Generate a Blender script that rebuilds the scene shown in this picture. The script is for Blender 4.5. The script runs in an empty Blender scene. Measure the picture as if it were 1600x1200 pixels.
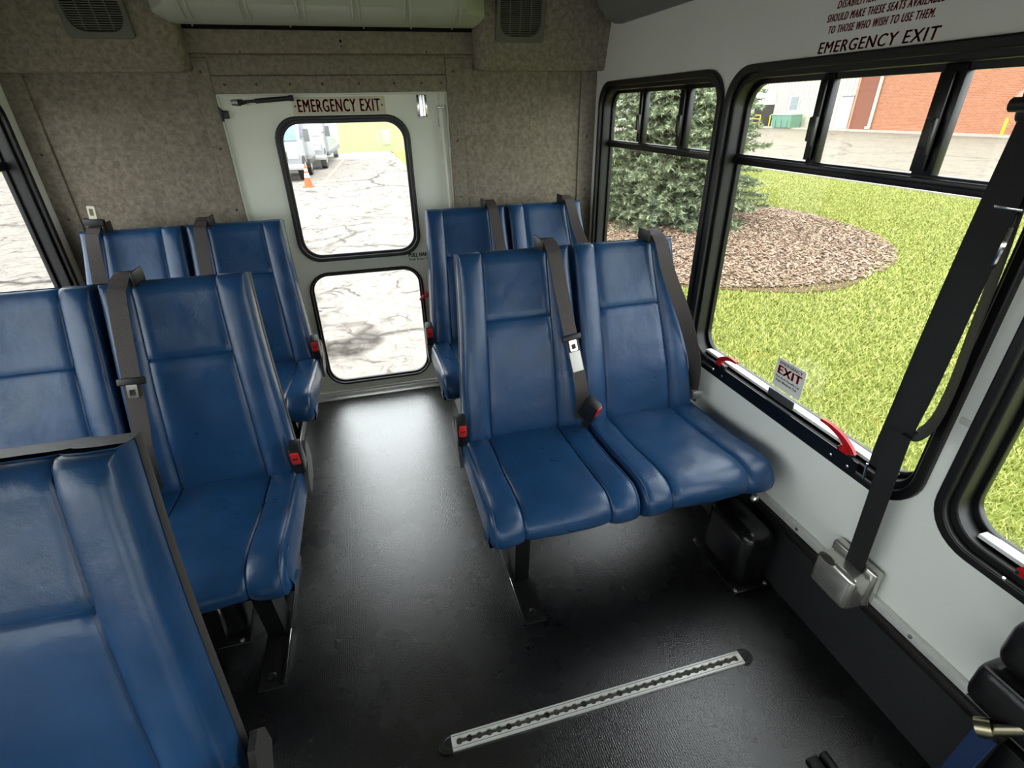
import bpy, bmesh, math, random
import numpy as np
from mathutils import Vector, Matrix, noise
random.seed(7); RNG = np.random.default_rng(7)
scene = bpy.context.scene
C = scene.collection
PI = math.pi

# ------------------------------------------------------------------ camera
def make_camera():
    yaw, pit, rol, f = .254820912, .495900383, -.020347, 796.3327
    fw = Vector((math.sin(yaw)*math.cos(pit), math.cos(yaw)*math.cos(pit), -math.sin(pit)))
    r = Vector((math.cos(yaw), -math.sin(yaw), 0)); u = r.cross(fw)
    r2 = r*math.cos(rol)+u*math.sin(rol); u2 = -r*math.sin(rol)+u*math.cos(rol)
    cam = bpy.data.objects.new('camera', bpy.data.cameras.new('camera')); C.objects.link(cam)
    m = Matrix((r2, u2, -fw)).transposed().to_4x4(); m.translation = (0, 0, 1.4)
    cam.matrix_world = m
    cam.data.sensor_width = 36; cam.data.lens = f/1600*36; cam.data.clip_start = .02; cam.data.clip_end = 500
    scene.camera = cam
make_camera()

# ------------------------------------------------------------------ world, sun, exposure
w = bpy.data.worlds.new('world'); scene.world = w; w.use_nodes = True
bg = w.node_tree.nodes['Background']; bg.inputs[0].default_value = (.93, .97, 1, 1); bg.inputs[1].default_value = 3.0
sd = bpy.data.lights.new('sun', 'SUN'); sd.energy = 1.4; sd.angle = math.radians(25); sd.color = (1, .95, .86)
so = bpy.data.objects.new('sun', sd); C.objects.link(so); so.rotation_euler = (math.radians(16), math.radians(8), 0)
vs = scene.view_settings; vs.view_transform = 'Standard'; vs.look = 'None'; vs.gamma = 1; vs.use_curve_mapping = False
vs.exposure = 0.95
scene.cycles.max_bounces = 12; scene.cycles.diffuse_bounces = 7; scene.cycles.glossy_bounces = 5
scene.cycles.transparent_max_bounces = 16; scene.cycles.use_denoising = True
scene.cycles.sample_clamp_indirect = 8

# ------------------------------------------------------------------ materials
MATS = {}
def lin(c):
    return tuple(((v/255)/12.92 if v/255 <= .04045 else ((v/255+.055)/1.055)**2.4) for v in c)+(1,)
def mat(name, col, rough=.5, metal=0, var=.0, vscale=20, bump=0, bscale=200, spec=.5, col2=None, stretch=None, detail=4, coat=0):
    if name in MATS: return MATS[name]
    m = bpy.data.materials.new(name); m.use_nodes = True; nt = m.node_tree; p = nt.nodes['Principled BSDF']
    p.inputs['Roughness'].default_value = rough; p.inputs['Metallic'].default_value = metal
    p.inputs['Specular IOR Level'].default_value = spec
    if coat: p.inputs['Coat Weight'].default_value = coat; p.inputs['Coat Roughness'].default_value = .2
    c1 = lin(col); p.inputs['Base Color'].default_value = c1
    tc = nt.nodes.new('ShaderNodeTexCoord'); mp = nt.nodes.new('ShaderNodeMapping')
    nt.links.new(tc.outputs['Object'], mp.inputs[0])
    if stretch: mp.inputs['Scale'].default_value = stretch
    if var or col2:
        n = nt.nodes.new('ShaderNodeTexNoise'); n.inputs['Scale'].default_value = vscale; n.inputs['Detail'].default_value = detail
        n.inputs['Roughness'].default_value = .65
        nt.links.new(mp.outputs[0], n.inputs['Vector'])
        r = nt.nodes.new('ShaderNodeValToRGB')
        a = lin(col2) if col2 else tuple(v*(1-var) for v in c1[:3])+(1,)
        b = c1 if col2 else tuple(min(1, v*(1+var)) for v in c1[:3])+(1,)
        r.color_ramp.elements[0].color = a; r.color_ramp.elements[1].color = b
        r.color_ramp.elements[0].position = .3; r.color_ramp.elements[1].position = .7
        nt.links.new(n.outputs['Fac'], r.inputs[0]); nt.links.new(r.outputs[0], p.inputs['Base Color'])
    if bump:
        n2 = nt.nodes.new('ShaderNodeTexNoise'); n2.inputs['Scale'].default_value = bscale; n2.inputs['Detail'].default_value = 3
        nt.links.new(mp.outputs[0], n2.inputs['Vector'])
        bp = nt.nodes.new('ShaderNodeBump'); bp.inputs['Strength'].default_value = bump; bp.inputs['Distance'].default_value = .002
        nt.links.new(n2.outputs['Fac'], bp.inputs['Height']); nt.links.new(bp.outputs[0], p.inputs['Normal'])
    MATS[name] = m; return m

def vinyl_mat():
    m = mat('blue_vinyl', (28, 65, 104), .36, var=.16, vscale=9, spec=.5)
    nt = m.node_tree; p = nt.nodes['Principled BSDF']; tc = [n for n in nt.nodes if n.type == 'TEX_COORD'][0]
    fine = nt.nodes.new('ShaderNodeTexVoronoi'); fine.inputs['Scale'].default_value = 420
    big = nt.nodes.new('ShaderNodeTexNoise'); big.inputs['Scale'].default_value = 11; big.inputs['Detail'].default_value = 4; big.inputs['Distortion'].default_value = .25
    b1 = nt.nodes.new('ShaderNodeBump'); b1.inputs['Strength'].default_value = .1; b1.inputs['Distance'].default_value = .001
    b2 = nt.nodes.new('ShaderNodeBump'); b2.inputs['Strength'].default_value = .22; b2.inputs['Distance'].default_value = .012
    for t in (fine, big): nt.links.new(tc.outputs['Object'], t.inputs['Vector'])
    nt.links.new(fine.outputs['Distance'], b1.inputs['Height']); nt.links.new(big.outputs['Fac'], b2.inputs['Height'])
    nt.links.new(b2.outputs[0], b1.inputs['Normal']); nt.links.new(b1.outputs[0], p.inputs['Normal'])
    # worn, slightly uneven gloss
    rr = nt.nodes.new('ShaderNodeMapRange'); rr.inputs['To Min'].default_value = .2; rr.inputs['To Max'].default_value = .42
    nt.links.new(big.outputs['Fac'], rr.inputs['Value']); nt.links.new(rr.outputs[0], p.inputs['Roughness'])
    return m
VIN = vinyl_mat()
SEAM = mat('seam_thread', (26, 58, 100), .5)
BLK = mat('black_plastic', (24, 24, 25), .42, bump=.2, bscale=500)
SHELL = mat('seat_shell', (60, 58, 55), .45, bump=.25, bscale=600)
RUB = mat('window_rubber', (9, 9, 10), .42)
FRM = mat('black_frame', (11, 11, 12), .32)
STEEL = mat('black_steel', (12, 12, 13), .38)
BELT = mat('belt_webbing', (66, 60, 57), .6, bump=.6, bscale=900, stretch=(1, 1, .2))
DBELT = mat('black_webbing', (22, 21, 21), .62, bump=.6, bscale=900)
WHITE = mat('white_panel', (240, 242, 235), .32, var=.02, vscale=3)
DOORW = mat('door_white', (222, 224, 208), .35, var=.03, vscale=5)
CARPET = mat('grey_carpet', (160, 150, 134), .95, col2=(112, 105, 93), vscale=60, detail=9, bump=.8, bscale=420, spec=.1)
TRIMC = mat('carpet_trim', (152, 143, 128), .9, col2=(114, 107, 95), vscale=60, detail=8, bump=.5, bscale=380, spec=.15)
CEIL = mat('headliner', (112, 110, 102), .9, var=.05, vscale=60, bump=.3)
ACM = mat('ac_plastic', (176, 178, 166), .5, var=.03)
ALU = mat('aluminium', (228, 228, 222), .34, metal=.3, var=.06, vscale=60)
CHROME = mat('chrome', (222, 222, 220), .16, metal=1)
BRUSH = mat('satin_metal', (200, 198, 192), .24, metal=.8, var=.06, vscale=30)
RED = mat('red_plastic', (196, 40, 36), .35)
REDH = mat('red_handle', (188, 20, 24), .28)
REDT = mat('red_print', (150, 26, 24), .5)
BLKT = mat('black_print', (25, 25, 28), .5)
PAPER = mat('white_sticker', (235, 233, 225), .4)
KICK = mat('black_kick_panel', (30, 33, 34), .5, bump=.3, bscale=300)
DARKGREY = mat('speaker_plastic', (92, 92, 84), .5)
DARK = mat('dark_void', (10, 10, 10), .9)
CLEARP = mat('pale_plastic', (225, 220, 200), .3)
BLUESTRAP = mat('blue_webbing', (20, 50, 92), .6, bump=.5, bscale=700)

def floor_mat():
    m = mat('black_vinyl_floor', (11, 11, 12), .3, var=.2, vscale=14, spec=1, coat=1)
    nt = m.node_tree; p = nt.nodes['Principled BSDF']; tc = [n for n in nt.nodes if n.type == 'TEX_COORD'][0]
    n = nt.nodes.new('ShaderNodeTexNoise'); n.inputs['Scale'].default_value = 260; n.inputs['Detail'].default_value = 5
    n2 = nt.nodes.new('ShaderNodeTexNoise'); n2.inputs['Scale'].default_value = 6; n2.inputs['Detail'].default_value = 6
    wv = nt.nodes.new('ShaderNodeTexWave'); wv.bands_direction = 'X'; wv.inputs['Scale'].default_value = 55; wv.inputs['Distortion'].default_value = 1.5
    b0 = nt.nodes.new('ShaderNodeBump'); b0.inputs['Strength'].default_value = .12; b0.inputs['Distance'].default_value = .001
    b = nt.nodes.new('ShaderNodeBump'); b.inputs['Strength'].default_value = .36; b.inputs['Distance'].default_value = .0025
    for t in (n, n2, wv): nt.links.new(tc.outputs['Object'], t.inputs['Vector'])
    nt.links.new(wv.outputs['Fac'], b0.inputs['Height'])
    nt.links.new(n.outputs['Fac'], b.inputs['Height']); nt.links.new(b0.outputs[0], b.inputs['Normal']); nt.links.new(b.outputs[0], p.inputs['Normal']); nt.links.new(b.outputs[0], p.inputs['Coat Normal'])
    rr = nt.nodes.new('ShaderNodeMapRange'); rr.inputs['To Min'].default_value = .18; rr.inputs['To Max'].default_value = .36
    nt.links.new(n2.outputs['Fac'], rr.inputs['Value']); nt.links.new(rr.outputs[0], p.inputs['Roughness'])
    return m
FLOOR = floor_mat()

def glass_mat(name, tint, refl=.9):
    m = bpy.data.materials.new(name); m.use_nodes = True; nt = m.node_tree; nt.nodes.clear()
    o = nt.nodes.new('ShaderNodeOutputMaterial'); t = nt.nodes.new('ShaderNodeBsdfTransparent'); g = nt.nodes.new('ShaderNodeBsdfGlossy')
    t.inputs[0].default_value = tint; g.inputs['Roughness'].default_value = .02; g.inputs[0].default_value = (refl, refl, refl, 1)
    lw = nt.nodes.new('ShaderNodeLayerWeight'); lw.inputs[0].default_value = .5
    pw = nt.nodes.new('ShaderNodeMath'); pw.operation = 'POWER'; pw.inputs[1].default_value = 5; nt.links.new(lw.outputs['Facing'], pw.inputs[0])
    fr = nt.nodes.new('ShaderNodeMapRange'); fr.inputs['To Min'].default_value = .035; fr.inputs['To Max'].default_value = .9; nt.links.new(pw.outputs[0], fr.inputs['Value'])
    mx = nt.nodes.new('ShaderNodeMixShader')
    nt.links.new(fr.outputs[0], mx.inputs[0]); nt.links.new(t.outputs[0], mx.inputs[1]); nt.links.new(g.outputs[0], mx.inputs[2]); nt.links.new(mx.outputs[0], o.inputs[0])
    return m
GLASS = glass_mat('clear_glass', (.97, .98, .97, 1))
GLASST = glass_mat('tinted_glass', (.9, .91, .9, 1))

# ------------------------------------------------------------------ helpers
def link(o, parent=None):
    C.objects.link(o)
    if parent: o.parent = parent
    return o
def tag(o, label=None, cat=None, group=None, kind=None):
    if label: o['label'] = label
    if cat: o['category'] = cat
    if group: o['group'] = group
    if kind: o['kind'] = kind
    return o
def empty(name, loc=(0, 0, 0), rz=0):
    o = bpy.data.objects.new(name, None); o.location = loc; o.rotation_euler = (0, 0, rz); o.empty_display_size = .1
    return link(o)
class MB:
    def __init__(s): s.v = []; s.f = []
    def add(s, v, f, M=None):
        k = len(s.v); s.v += [tuple(M @ Vector(p)) if M else tuple(p) for p in v]; s.f += [tuple(i+k for i in q) for q in f]; return s
    def box(s, a, b, M=None):
        x0, y0, z0 = a; x1, y1, z1 = b
        return s.add([(x0,y0,z0),(x1,y0,z0),(x1,y1,z0),(x0,y1,z0),(x0,y0,z1),(x1,y0,z1),(x1,y1,z1),(x0,y1,z1)],
                     [(3,2,1,0),(4,5,6,7),(0,1,5,4),(1,2,6,5),(2,3,7,6),(3,0,4,7)], M)
    def rbox(s, a, b, r=.01, seg=2, M=None):
        bm = bmesh.new(); c = [(a[i]+b[i])/2 for i in range(3)]; d = [abs(b[i]-a[i]) for i in range(3)]
        bmesh.ops.create_cube(bm, size=1, matrix=Matrix.Translation(c) @ Matrix.Diagonal((*d, 1)))
        bmesh.ops.bevel(bm, geom=bm.edges[:], offset=min(r, min(d)*.49), segments=seg, profile=.5, affect='EDGES')
        bm.verts.index_update()
        s.add([v.co[:] for v in bm.verts], [[v.index for v in f.verts] for f in bm.faces], M); bm.free(); return s
    def tube(s, pts, r, n=8, cap=True, M=None):
        P = [Vector(p) for p in pts]; k = len(P); rr = r if hasattr(r, '__len__') else [r]*k; vs = []; fs = []
        t0 = (P[1]-P[0]).normalized(); up = Vector((0, 0, 1)) if abs(t0.z) < .9 else Vector((1, 0, 0)); nrm = t0.cross(up).normalized()
        for i in range(k):
            t = (P[min(i+1, k-1)]-P[max(i-1, 0)]).normalized(); nrm = (nrm-t*nrm.dot(t)).normalized(); b = t.cross(nrm)
            vs += [P[i]+(nrm*math.cos(2*PI*j/n)+b*math.sin(2*PI*j/n))*rr[i] for j in range(n)]
        for i in range(k-1):
            for j in range(n): fs.append((i*n+j, i*n+(j+1) % n, (i+1)*n+(j+1) % n, (i+1)*n+j))
        if cap: fs += [tuple(range(n-1, -1, -1)), tuple((k-1)*n+j for j in range(n))]
        return s.add(vs, fs, M)
    def ribbon(s, pts, dirs, w, th=.0016, M=None):
        P = [Vector(p) for p in pts]; k = len(P); vs = []; fs = []
        D = [Vector(d).normalized() for d in dirs] if hasattr(dirs[0], '__len__') else [Vector(dirs).normalized()]*k
        for i in range(k):
            t = (P[min(i+1, k-1)]-P[max(i-1, 0)]).normalized(); d = (D[i]-t*D[i].dot(t)).normalized(); n = t.cross(d)
            ww = w[i] if hasattr(w, '__len__') else w
            for a, b in ((-1, -1), (1, -1), (1, 1), (-1, 1)): vs.append(P[i]+d*a*ww/2+n*b*th/2)
        for i in range(k-1):
            for j in range(4): fs.append((i*4+j, i*4+(j+1) % 4, (i+1)*4+(j+1) % 4, (i+1)*4+j))
        fs += [(3, 2, 1, 0), tuple((k-1)*4+j for j in range(4))]
        return s.add(vs, fs, M)
    def lathe(s, prof, n=24, M=None):
        vs = [(r*math.cos(2*PI*j/n), r*math.sin(2*PI*j/n), z) for r, z in prof for j in range(n)]; fs = []
        for i in range(len(prof)-1):
            for j in range(n): fs.append((i*n+j, i*n+(j+1) % n, (i+1)*n+(j+1) % n, (i+1)*n+j))
        fs += [tuple(range(n-1, -1, -1)), tuple((len(prof)-1)*n+j for j in range(n))]
        return s.add(vs, fs, M)
    def prism(s, poly, z0, z1, M=None):
        n = len(poly)
        vs = [(x, y, z0) for x, y in poly]+[(x, y, z1) for x, y in poly]
        fs = [tuple(range(n-1, -1, -1)), tuple(range(n, 2*n))]+[(i, (i+1) % n, n+(i+1) % n, n+i) for i in range(n)]
        return s.add(vs, fs, M)
    def mesh(s, name, m=None, smooth=None, recalc=True):
        me = bpy.data.meshes.new(name); me.from_pydata(s.v, [], s.f); me.update()
        if recalc:
            bm = bmesh.new(); bm.from_mesh(me); bmesh.ops.recalc_face_normals(bm, faces=bm.faces[:]); bm.to_mesh(me); bm.free()
        if smooth: me.shade_smooth() if smooth is True else me.set_sharp_from_angle(angle=smooth)
        if smooth and smooth is not True:
            for p in me.polygons: p.use_smooth = True
        if m: me.materials.append(m)
        return me
    def build(s, name, m, parent=None, smooth=.7, recalc=True):
        return link(bpy.data.objects.new(name, s.mesh(name, m, smooth, recalc)), parent)

def rrect(x0, y0, x1, y1, r, n=8):
    out = []
    for cx, cy, a0 in ((x1-r, y1-r, 0), (x0+r, y1-r, .5*PI), (x0+r, y0+r, PI), (x1-r, y0+r, 1.5*PI)):
        for i in range(n+1): a = a0+.5*PI*i/n; out.append((cx+r*math.cos(a), cy+r*math.sin(a)))
    return out
def axes(ex, ey, ez, o=(0, 0, 0)):
    m = Matrix((ex, ey, ez)).transposed().to_4x4(); m.translation = o; return m
def RW(x, s=1):    # plate plane for a side wall at x: local (y, z) in the wall, thickness across
    return axes((0, 1, 0), (0, 0, 1), (1, 0, 0), (x, 0, 0))
def BW(y):         # plate plane for the rear wall at y
    return axes((1, 0, 0), (0, 0, 1), (0, -1, 0), (0, y, 0))
def plate(name, outer, holes, th, M, m, parent=None, bevel=0, smooth=.6):
    cu = bpy.data.curves.new(name, 'CURVE'); cu.dimensions = '2D'; cu.fill_mode = 'BOTH'
    for poly in [outer]+list(holes):
        sp = cu.splines.new('POLY'); sp.points.add(len(poly)-1); sp.use_cyclic_u = True
        for p, (x, y) in zip(sp.points, poly): p.co = (x, y, 0, 1)
    cu.extrude = max(th/2-bevel, 0); cu.bevel_depth = bevel; cu.bevel_resolution = 2; cu.offset = -bevel
    return curve_obj(cu, name, M, m, parent, smooth)
def curve_obj(cu, name, M, m, parent, smooth=.6):
    t = bpy.data.objects.new('tmp', cu)
    C.objects.link(t)
    dg = bpy.context.evaluated_depsgraph_get(); me = bpy.data.meshes.new_from_object(t.evaluated_get(dg))
    bpy.data.objects.remove(t); bpy.data.curves.remove(cu)
    me.name = name; me.transform(M); me.materials.clear(); me.materials.append(m)
    if smooth:
        me.set_sharp_from_angle(angle=smooth)
        for p in me.polygons: p.use_smooth = True
    return link(bpy.data.objects.new(name, me), parent)
def text(name, body, width, height, M, m, parent=None, shear=0, bold=0, th=.0006, spacing=1.1, align='LEFT'):
    cu = bpy.data.curves.new(name, 'FONT'); cu.body = body; cu.size = 1; cu.shear = shear; cu.space_character = spacing
    cu.resolution_u = 3
    t = bpy.data.objects.new('tmp', cu); C.objects.link(t)
    dg = bpy.context.evaluated_depsgraph_get(); me = bpy.data.meshes.new_from_object(t.evaluated_get(dg)); bpy.data.objects.remove(t); bpy.data.curves.remove(cu)
    co = np.array([v.co[:] for v in me.vertices]); mn = co.min(0); mx = co.max(0)
    sx = width/(mx[0]-mn[0]); sy = height/(mx[1]-mn[1])
    bm = bmesh.new(); bm.from_mesh(me)
    for v in bm.verts: v.co = Vector(((v.co.x-mn[0])*sx, (v.co.y-mn[1])*sy, th/2))
    if bold:
        g0 = bm.faces[:]
        for dx, dy in ((bold*height, 0), (-bold*height, 0), (0, bold*height*.6)):
            dd = bmesh.ops.duplicate(bm, geom=g0)
            bmesh.ops.translate(bm, vec=(dx, dy, 0), verts=[g for g in dd['geom'] if isinstance(g, bmesh.types.BMVert)])
    ret = bmesh.ops.extrude_face_region(bm, geom=bm.faces[:])
    for g in ret['geom']:
        if isinstance(g, bmesh.types.BMVert): g.co.z = -th/2
    bmesh.ops.transform(bm, matrix=M, verts=bm.verts[:])
    bm.to_mesh(me); bm.free(); me.materials.clear(); me.materials.append(m); me.name = name
    return link(bpy.data.objects.new(name, me), parent)
def spline(pts, n):
    P = [Vector(p) for p in pts]; out = []; k = len(P)-1
    for i in range(n+1):
        t = i/n*k; j = min(int(t), k-1); u = t-j
        a, b, c, d = P[max(j-1, 0)], P[j], P[j+1], P[min(j+2, k)]
        out.append(.5*((2*b)+(c-a)*u+(2*a-5*b+4*c-d)*u*u+(3*b-a-3*c+d)*u**3))
    return out

# ------------------------------------------------------------------ the bus shell
XR, XL, YB, YF, ZC = 1.137, -1.268, 2.642, -4.2, 1.98
WT = .055
o = MB().box((XL-.05, YF, -.06), (XR+.05, YB+.08, 0)).build('floor', FLOOR); tag(o, kind='structure')
o = MB().box((XL-.05, YF, ZC), (XR+.05, YB+.08, ZC+.05)).build('ceiling', CEIL); tag(o, kind='structure')
Z0, Z1 = .53, 1.50
RWIN = [(1.612, 2.572), (.638, 1.596), (-.36, .604), (-1.36, -.394), (-2.36, -1.394)]
def side_wall(name, x, sgn):
    holes = [rrect(a+.018, Z0+.018, b-.018, Z1-.018, .085) for a, b in RWIN]
    o = plate(name, [(YF, 0), (YB+.06, 0), (YB+.06, ZC), (YF, ZC)], holes, WT, RW(x+sgn*WT/2), WHITE)
    return tag(o, kind='structure')
wr = side_wall('wall_right', XR, 1); wl = side_wall('wall_left', XL, -1)
# front end of the bus behind the photographer: windscreen opening
o = plate('wall_front', [(XL-.05, 0), (XR+.05, 0), (XR+.05, ZC), (XL-.05, ZC)], [rrect(XL+.12, .62, XR-.12, 1.6, .1)], .05, BW(YF), CEIL); tag(o, kind='structure')
ws = plate('windscreen_pane', rrect(XL+.12, .62, XR-.12, 1.6, .1), [], .006, BW(YF), GLASS, o)

def make_window(n, x, sgn, a, b, full):
    """one side window of the bus: rubber surround, frame, transom, sliders and panes"""
    f0 = plate('window_%d' % n, rrect(a, Z0, b, Z1, .1), [rrect(a+.022, Z0+.022, b-.022, Z1-.022, .085)], .024, RW(x-sgn*.003), RUB, None, .004)
    tag(f0, kind='structure')
    plate('inner_frame', rrect(a+.019, Z0+.019, b-.019, Z1-.019, .088), [rrect(a+.036, Z0+.04, b-.036, Z1-.036, .075)], .05, RW(x+sgn*.026), RUB, f0, .003)
    plate('glazing_frame', rrect(a+.03, Z0+.034, b-.03, Z1-.03, .08), [rrect(a+.047, Z0+.056, b-.047, Z1-.05, .065)], .016, RW(x+sgn*.05), FRM, f0, .002)
    xg = x+sgn*.05
    k = (abs(x)+.04)/abs(x)
    tz0, tz1 = 1.4-(1.4-1.232)*1.035, 1.4-(1.4-1.262)*1.035
    MB().rbox((xg-.012, a+.03, tz0), (xg+.012, b-.03, tz1), .003).rbox((xg-.018, a+.03, tz0+.012), (xg-.01, b-.03, tz1-.006), .002).build('transom', FRM, f0)
    L = b-a
    s1, s2 = a+L*.635, a+L*.30
    for i, (c, wd) in enumerate(((s1, .034), (s2, .048))):
        br = MB().rbox((xg-.012, c-wd/2, tz1-.005), (xg+.01, c+wd/2, Z1-.036), .003).rbox((xg-.02*sgn-.004, c-wd*.2, tz1+.005), (xg-.02*sgn+.004, c+wd*.42, Z1-.05), .002).build('slider_bar', FRM, f0)
        MB().rbox((xg-.03*sgn-.005, c-.012, tz1+.05), (xg-.03*sgn+.007, c+.012, tz1+.11), .004).tube([(xg-.033*sgn, c, tz1+.11), (xg-.04*sgn, c-.012, tz1+.075), (xg-.033*sgn, c-.014, tz1+.04)], .0035, 6).build('latch', mat('latch_metal', (70, 70, 68), .35, metal=.6), br)
    for y0, y1, z0, z1 in ((a+.03, b-.03, Z0+.035, tz0+.004), (a+.03, s2, tz1-.004, Z1-.03), (s2, s1, tz1-.004, Z1-.03), (s1, b-.03, tz1-.004, Z1-.03)):
        lo = z0 < .8
        poly = rrect(y0, z0, y1, z1, .03)
        plate('pane', poly, [], .004, RW(xg+(0 if lo else .004*sgn)), GLASST if lo else GLASS, f0)
    # bright metal sill inside the lower pane
    sl = MB().rbox((min(x+sgn*.018, x+sgn*.046), a+.085, Z0+.046), (max(x+sgn*.018, x+sgn*.046), b-.085, Z0+.056), .002).build('sill', mat('sill_white', (232, 234, 232), .3), f0)
    return f0
wins = []
for i, (a, b) in enumerate(RWIN): wins.append(make_window(i+1, XR, 1, a, b, True))
for i, (a, b) in enumerate(RWIN): make_window(i+6, XL, -1, a-.012, b-.012, False)

# emergency release handles, screws and exit decal on the big right window and the next one
def release_handle(par, y, d):
    base = MB().rbox((XR-.016, y-.022, Z0+.05), (XR+.002, y+.026, Z0+.06), .003).build('release_bracket', BLK, par)
    pts = spline([(XR-.010, y+.016*d, Z0+.056), (XR-.013, y+.004*d, Z0+.074), (XR-.016, y-.022*d, Z0+.092), (XR-.02, y-.056*d, Z0+.104), (XR-.022, y-.088*d, Z0+.106)], 14)
    W = [.024-.017*i/14 for i in range(15)]
    h = MB().ribbon(pts, (0, .3*d, 1), W, .010).rbox((XR-.018, y-.004, Z0+.05), (XR-.006, y+.02, Z0+.07), .004).build('release_handle', REDH, par)
    for dy in (-.02, .035):
        MB().lathe([(.0055, 0), (.005, .003), (.002, .0045)], 10, axes((0, 1, 0), (0, 0, 1), (-1, 0, 0), (XR-.013, y+dy, Z0+.022))).build('screw', CHROME, par)
bwin = wins[1]
release_handle(bwin, 1.375, 1); release_handle(bwin, .835, -1); release_handle(wins[2], .40, 1)
MB().box((XR-.016, .79, Z0+.012), (XR-.013, 1.40, Z0+.05)).build('release_rail', FRM, bwin)
pts = [(XR-.012, .80, Z0+.045), (XR-.006, .775, Z0+.07), (XR+.03, .76, Z0+.085)]
MB().tube([(XR-.014, .765, Z0+.02), (XR-.01, .772, Z0+.062)], .003, 6).build('sill_clip', CHROME, bwin)
def exit_decal(par, y0, y1, zb, zt):
    xd = XR+.012
    M = axes((0, -1, 0), (0, 0, 1), (-1, 0, 0), (xd, y1, zb))      # reads from inside
    W, Hh = y1-y0, zt-zb
    d = plate('exit_decal', rrect(0, 0, W, Hh, .006), [], .0012, M, PAPER, par); d['label'] = 'white emergency exit decal at the sill'
    def put(s, x, y, w, h, m, bold=0):
        text('decal_print', s, w, h, M @ Matrix.Translation((x, y, .0011)), m, d, bold=bold, th=.0004)
    put('EMERGENCY', W*.1, Hh*.82, W*.8, Hh*.1, BLKT, .03); put('EXIT', W*.1, Hh*.48, W*.8, Hh*.28, mat('bright_red_print', (200, 24, 24), .5), .08)
    put('Pull Red Handle Up', W*.06, Hh*.32, W*.84, Hh*.085, BLKT, .025); put('Push Window Out', W*.1, Hh*.2, W*.74, Hh*.085, BLKT, .025)
    MB().rbox((XR-.002, y0+.004, zb-.035), (XR+.004, y1-.004, zb-.008), .002).build('decal_holder', mat('holder_grey', (70, 72, 72), .4), d)
exit_decal(bwin, 1.04, 1.155, .622, .715)
exit_decal(wins[2], .14, .255, .622, .715)
# printing on the white wall above the big window
MT = lambda y, z: axes((0, -1, 0), (0, 0, 1), (-1, 0, 0), (XR-.0006, y, z))
text('wall_lettering', 'EMERGENCY EXIT', .309, .0235, MT(1.262, 1.505), REDT, wr, shear=.12, bold=.03, spacing=1.15)
for s, y, wd, z in (('TO THOSE WHO WISH TO USE THEM.', 1.243, .268, 1.5445), ('SHOULD MAKE THESE SEATS AVAILABLE', 1.255, .292, 1.5685), ('DISABILITIES.  OTHERS', 1.232, .185, 1.593)):
    text('wall_lettering', s, wd, .0155, MT(y, z), REDT, wr, shear=.22, bold=.034, spacing=1.22)
# seam joint strips on the wall pillars
for y0 in (.61, 1.598):
    MB().box((XR-.0014, y0, .80), (XR, y0+.022, .815)).build('pillar_joint', mat('joint_grey', (212, 213, 206), .4), wr)
# kick panel, rub strip and rail on both sides
for x, s, nm in ((XR, -1, 'right'), (XL, 1, 'left')):
    k = MB().add([(x, YF, 0), (x+s*.03, YF, 0), (x+s*.012, YF, .235), (x, YF, .24), (x, YB, 0), (x+s*.03, YB, 0), (x+s*.012, YB, .235), (x, YB, .24)],
                 [(0, 1, 2, 3), (7, 6, 5, 4), (0, 4, 5, 1), (1, 5, 6, 2), (2, 6, 7, 3), (3, 7, 4, 0)]).build('baseboard_'+nm, KICK, None, None); tag(k, kind='structure')
    rl = MB().rbox((min(x, x+s*.014), YF, .238), (max(x, x+s*.014), YB, .266), .003).build('seat_rail', ALU, k)
    MB().rbox((min(x, x+s*.022), YF, .205), (max(x, x+s*.022), YB, .236), .006).build('rub_strip', mat('dark_rubber', (30, 28, 27), .4), k)
    for i in range(18):
        y = -.6+i*.187
        MB().lathe([(.006, 0), (.005, .002), (.002, .003)], 8, axes((0, 1, 0), (0, 0, 1), (s, 0, 0), (x+s*.014, y, .253))).build('screw', BRUSH, rl)
# ceiling coves
for x, s, nm in ((XR, -1, 1), (XL, 1, 2)):
    prof = [(0, 1.705), (.035, 1.705), (.07, 1.72), (.105, 1.755), (.135, 1.81), (.16, 1.88), (.175, ZC), (0, ZC)]
    m = MB(); n = len(prof)
    ys = [YF, 1.6, 2.3, 2.40]
    v = [(x+s*p, y, z) for y in ys for p, z in prof]; f = [tuple(range(n)), tuple((len(ys)-1)*n+j for j in range(n))]
    for i in range(len(ys)-1):
        for j in range(n): f.append((i*n+j, i*n+(j+1) % n, (i+1)*n+(j+1) % n, (i+1)*n+j))
    o = m.add(v, f).build('trim_%d' % nm, mat('cove_vinyl', (118, 118, 112), .6, bump=.3, bscale=300), None, .6); tag(o, kind='structure')

# ------------------------------------------------------------------ rear wall
DX0, DX1, DZ1 = -.543, .408, 1.470
wb = plate('wall_back', [(XL, 0), (XR, 0), (XR, ZC), (XL, ZC)], [[(DX0, .015), (DX1, .015), (DX1, DZ1), (DX0, DZ1)]], .06, BW(YB+.03), CARPET); tag(wb, kind='structure')
def strip(x0, x1, z0, z1, th, name='trim_strip', m=TRIMC, y=YB):
    return MB().rbox((x0, y-th, z0), (x1, y, z1), .005).build(name, m, wb)
for x0, x1 in ((XL, -1.19), (-.610, DX0-.002), (DX1+.002, .480), (1.055, XR)):
    t = strip(x0, x1, .0, 1.60, .012)
    for z in (.55, .78, 1.02, 1.27, 1.55):
        MB().lathe([(.006, 0), (.005, .002), (.002, .003)], 8, BW(YB-.012) @ Matrix.Translation(((x0+x1)/2, z, 0))).build('screw', mat('screw_dark', (70, 66, 56), .5), t)
t = strip(DX0-.002, DX1+.002, DZ1+.002, 1.536, .014)
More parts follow.
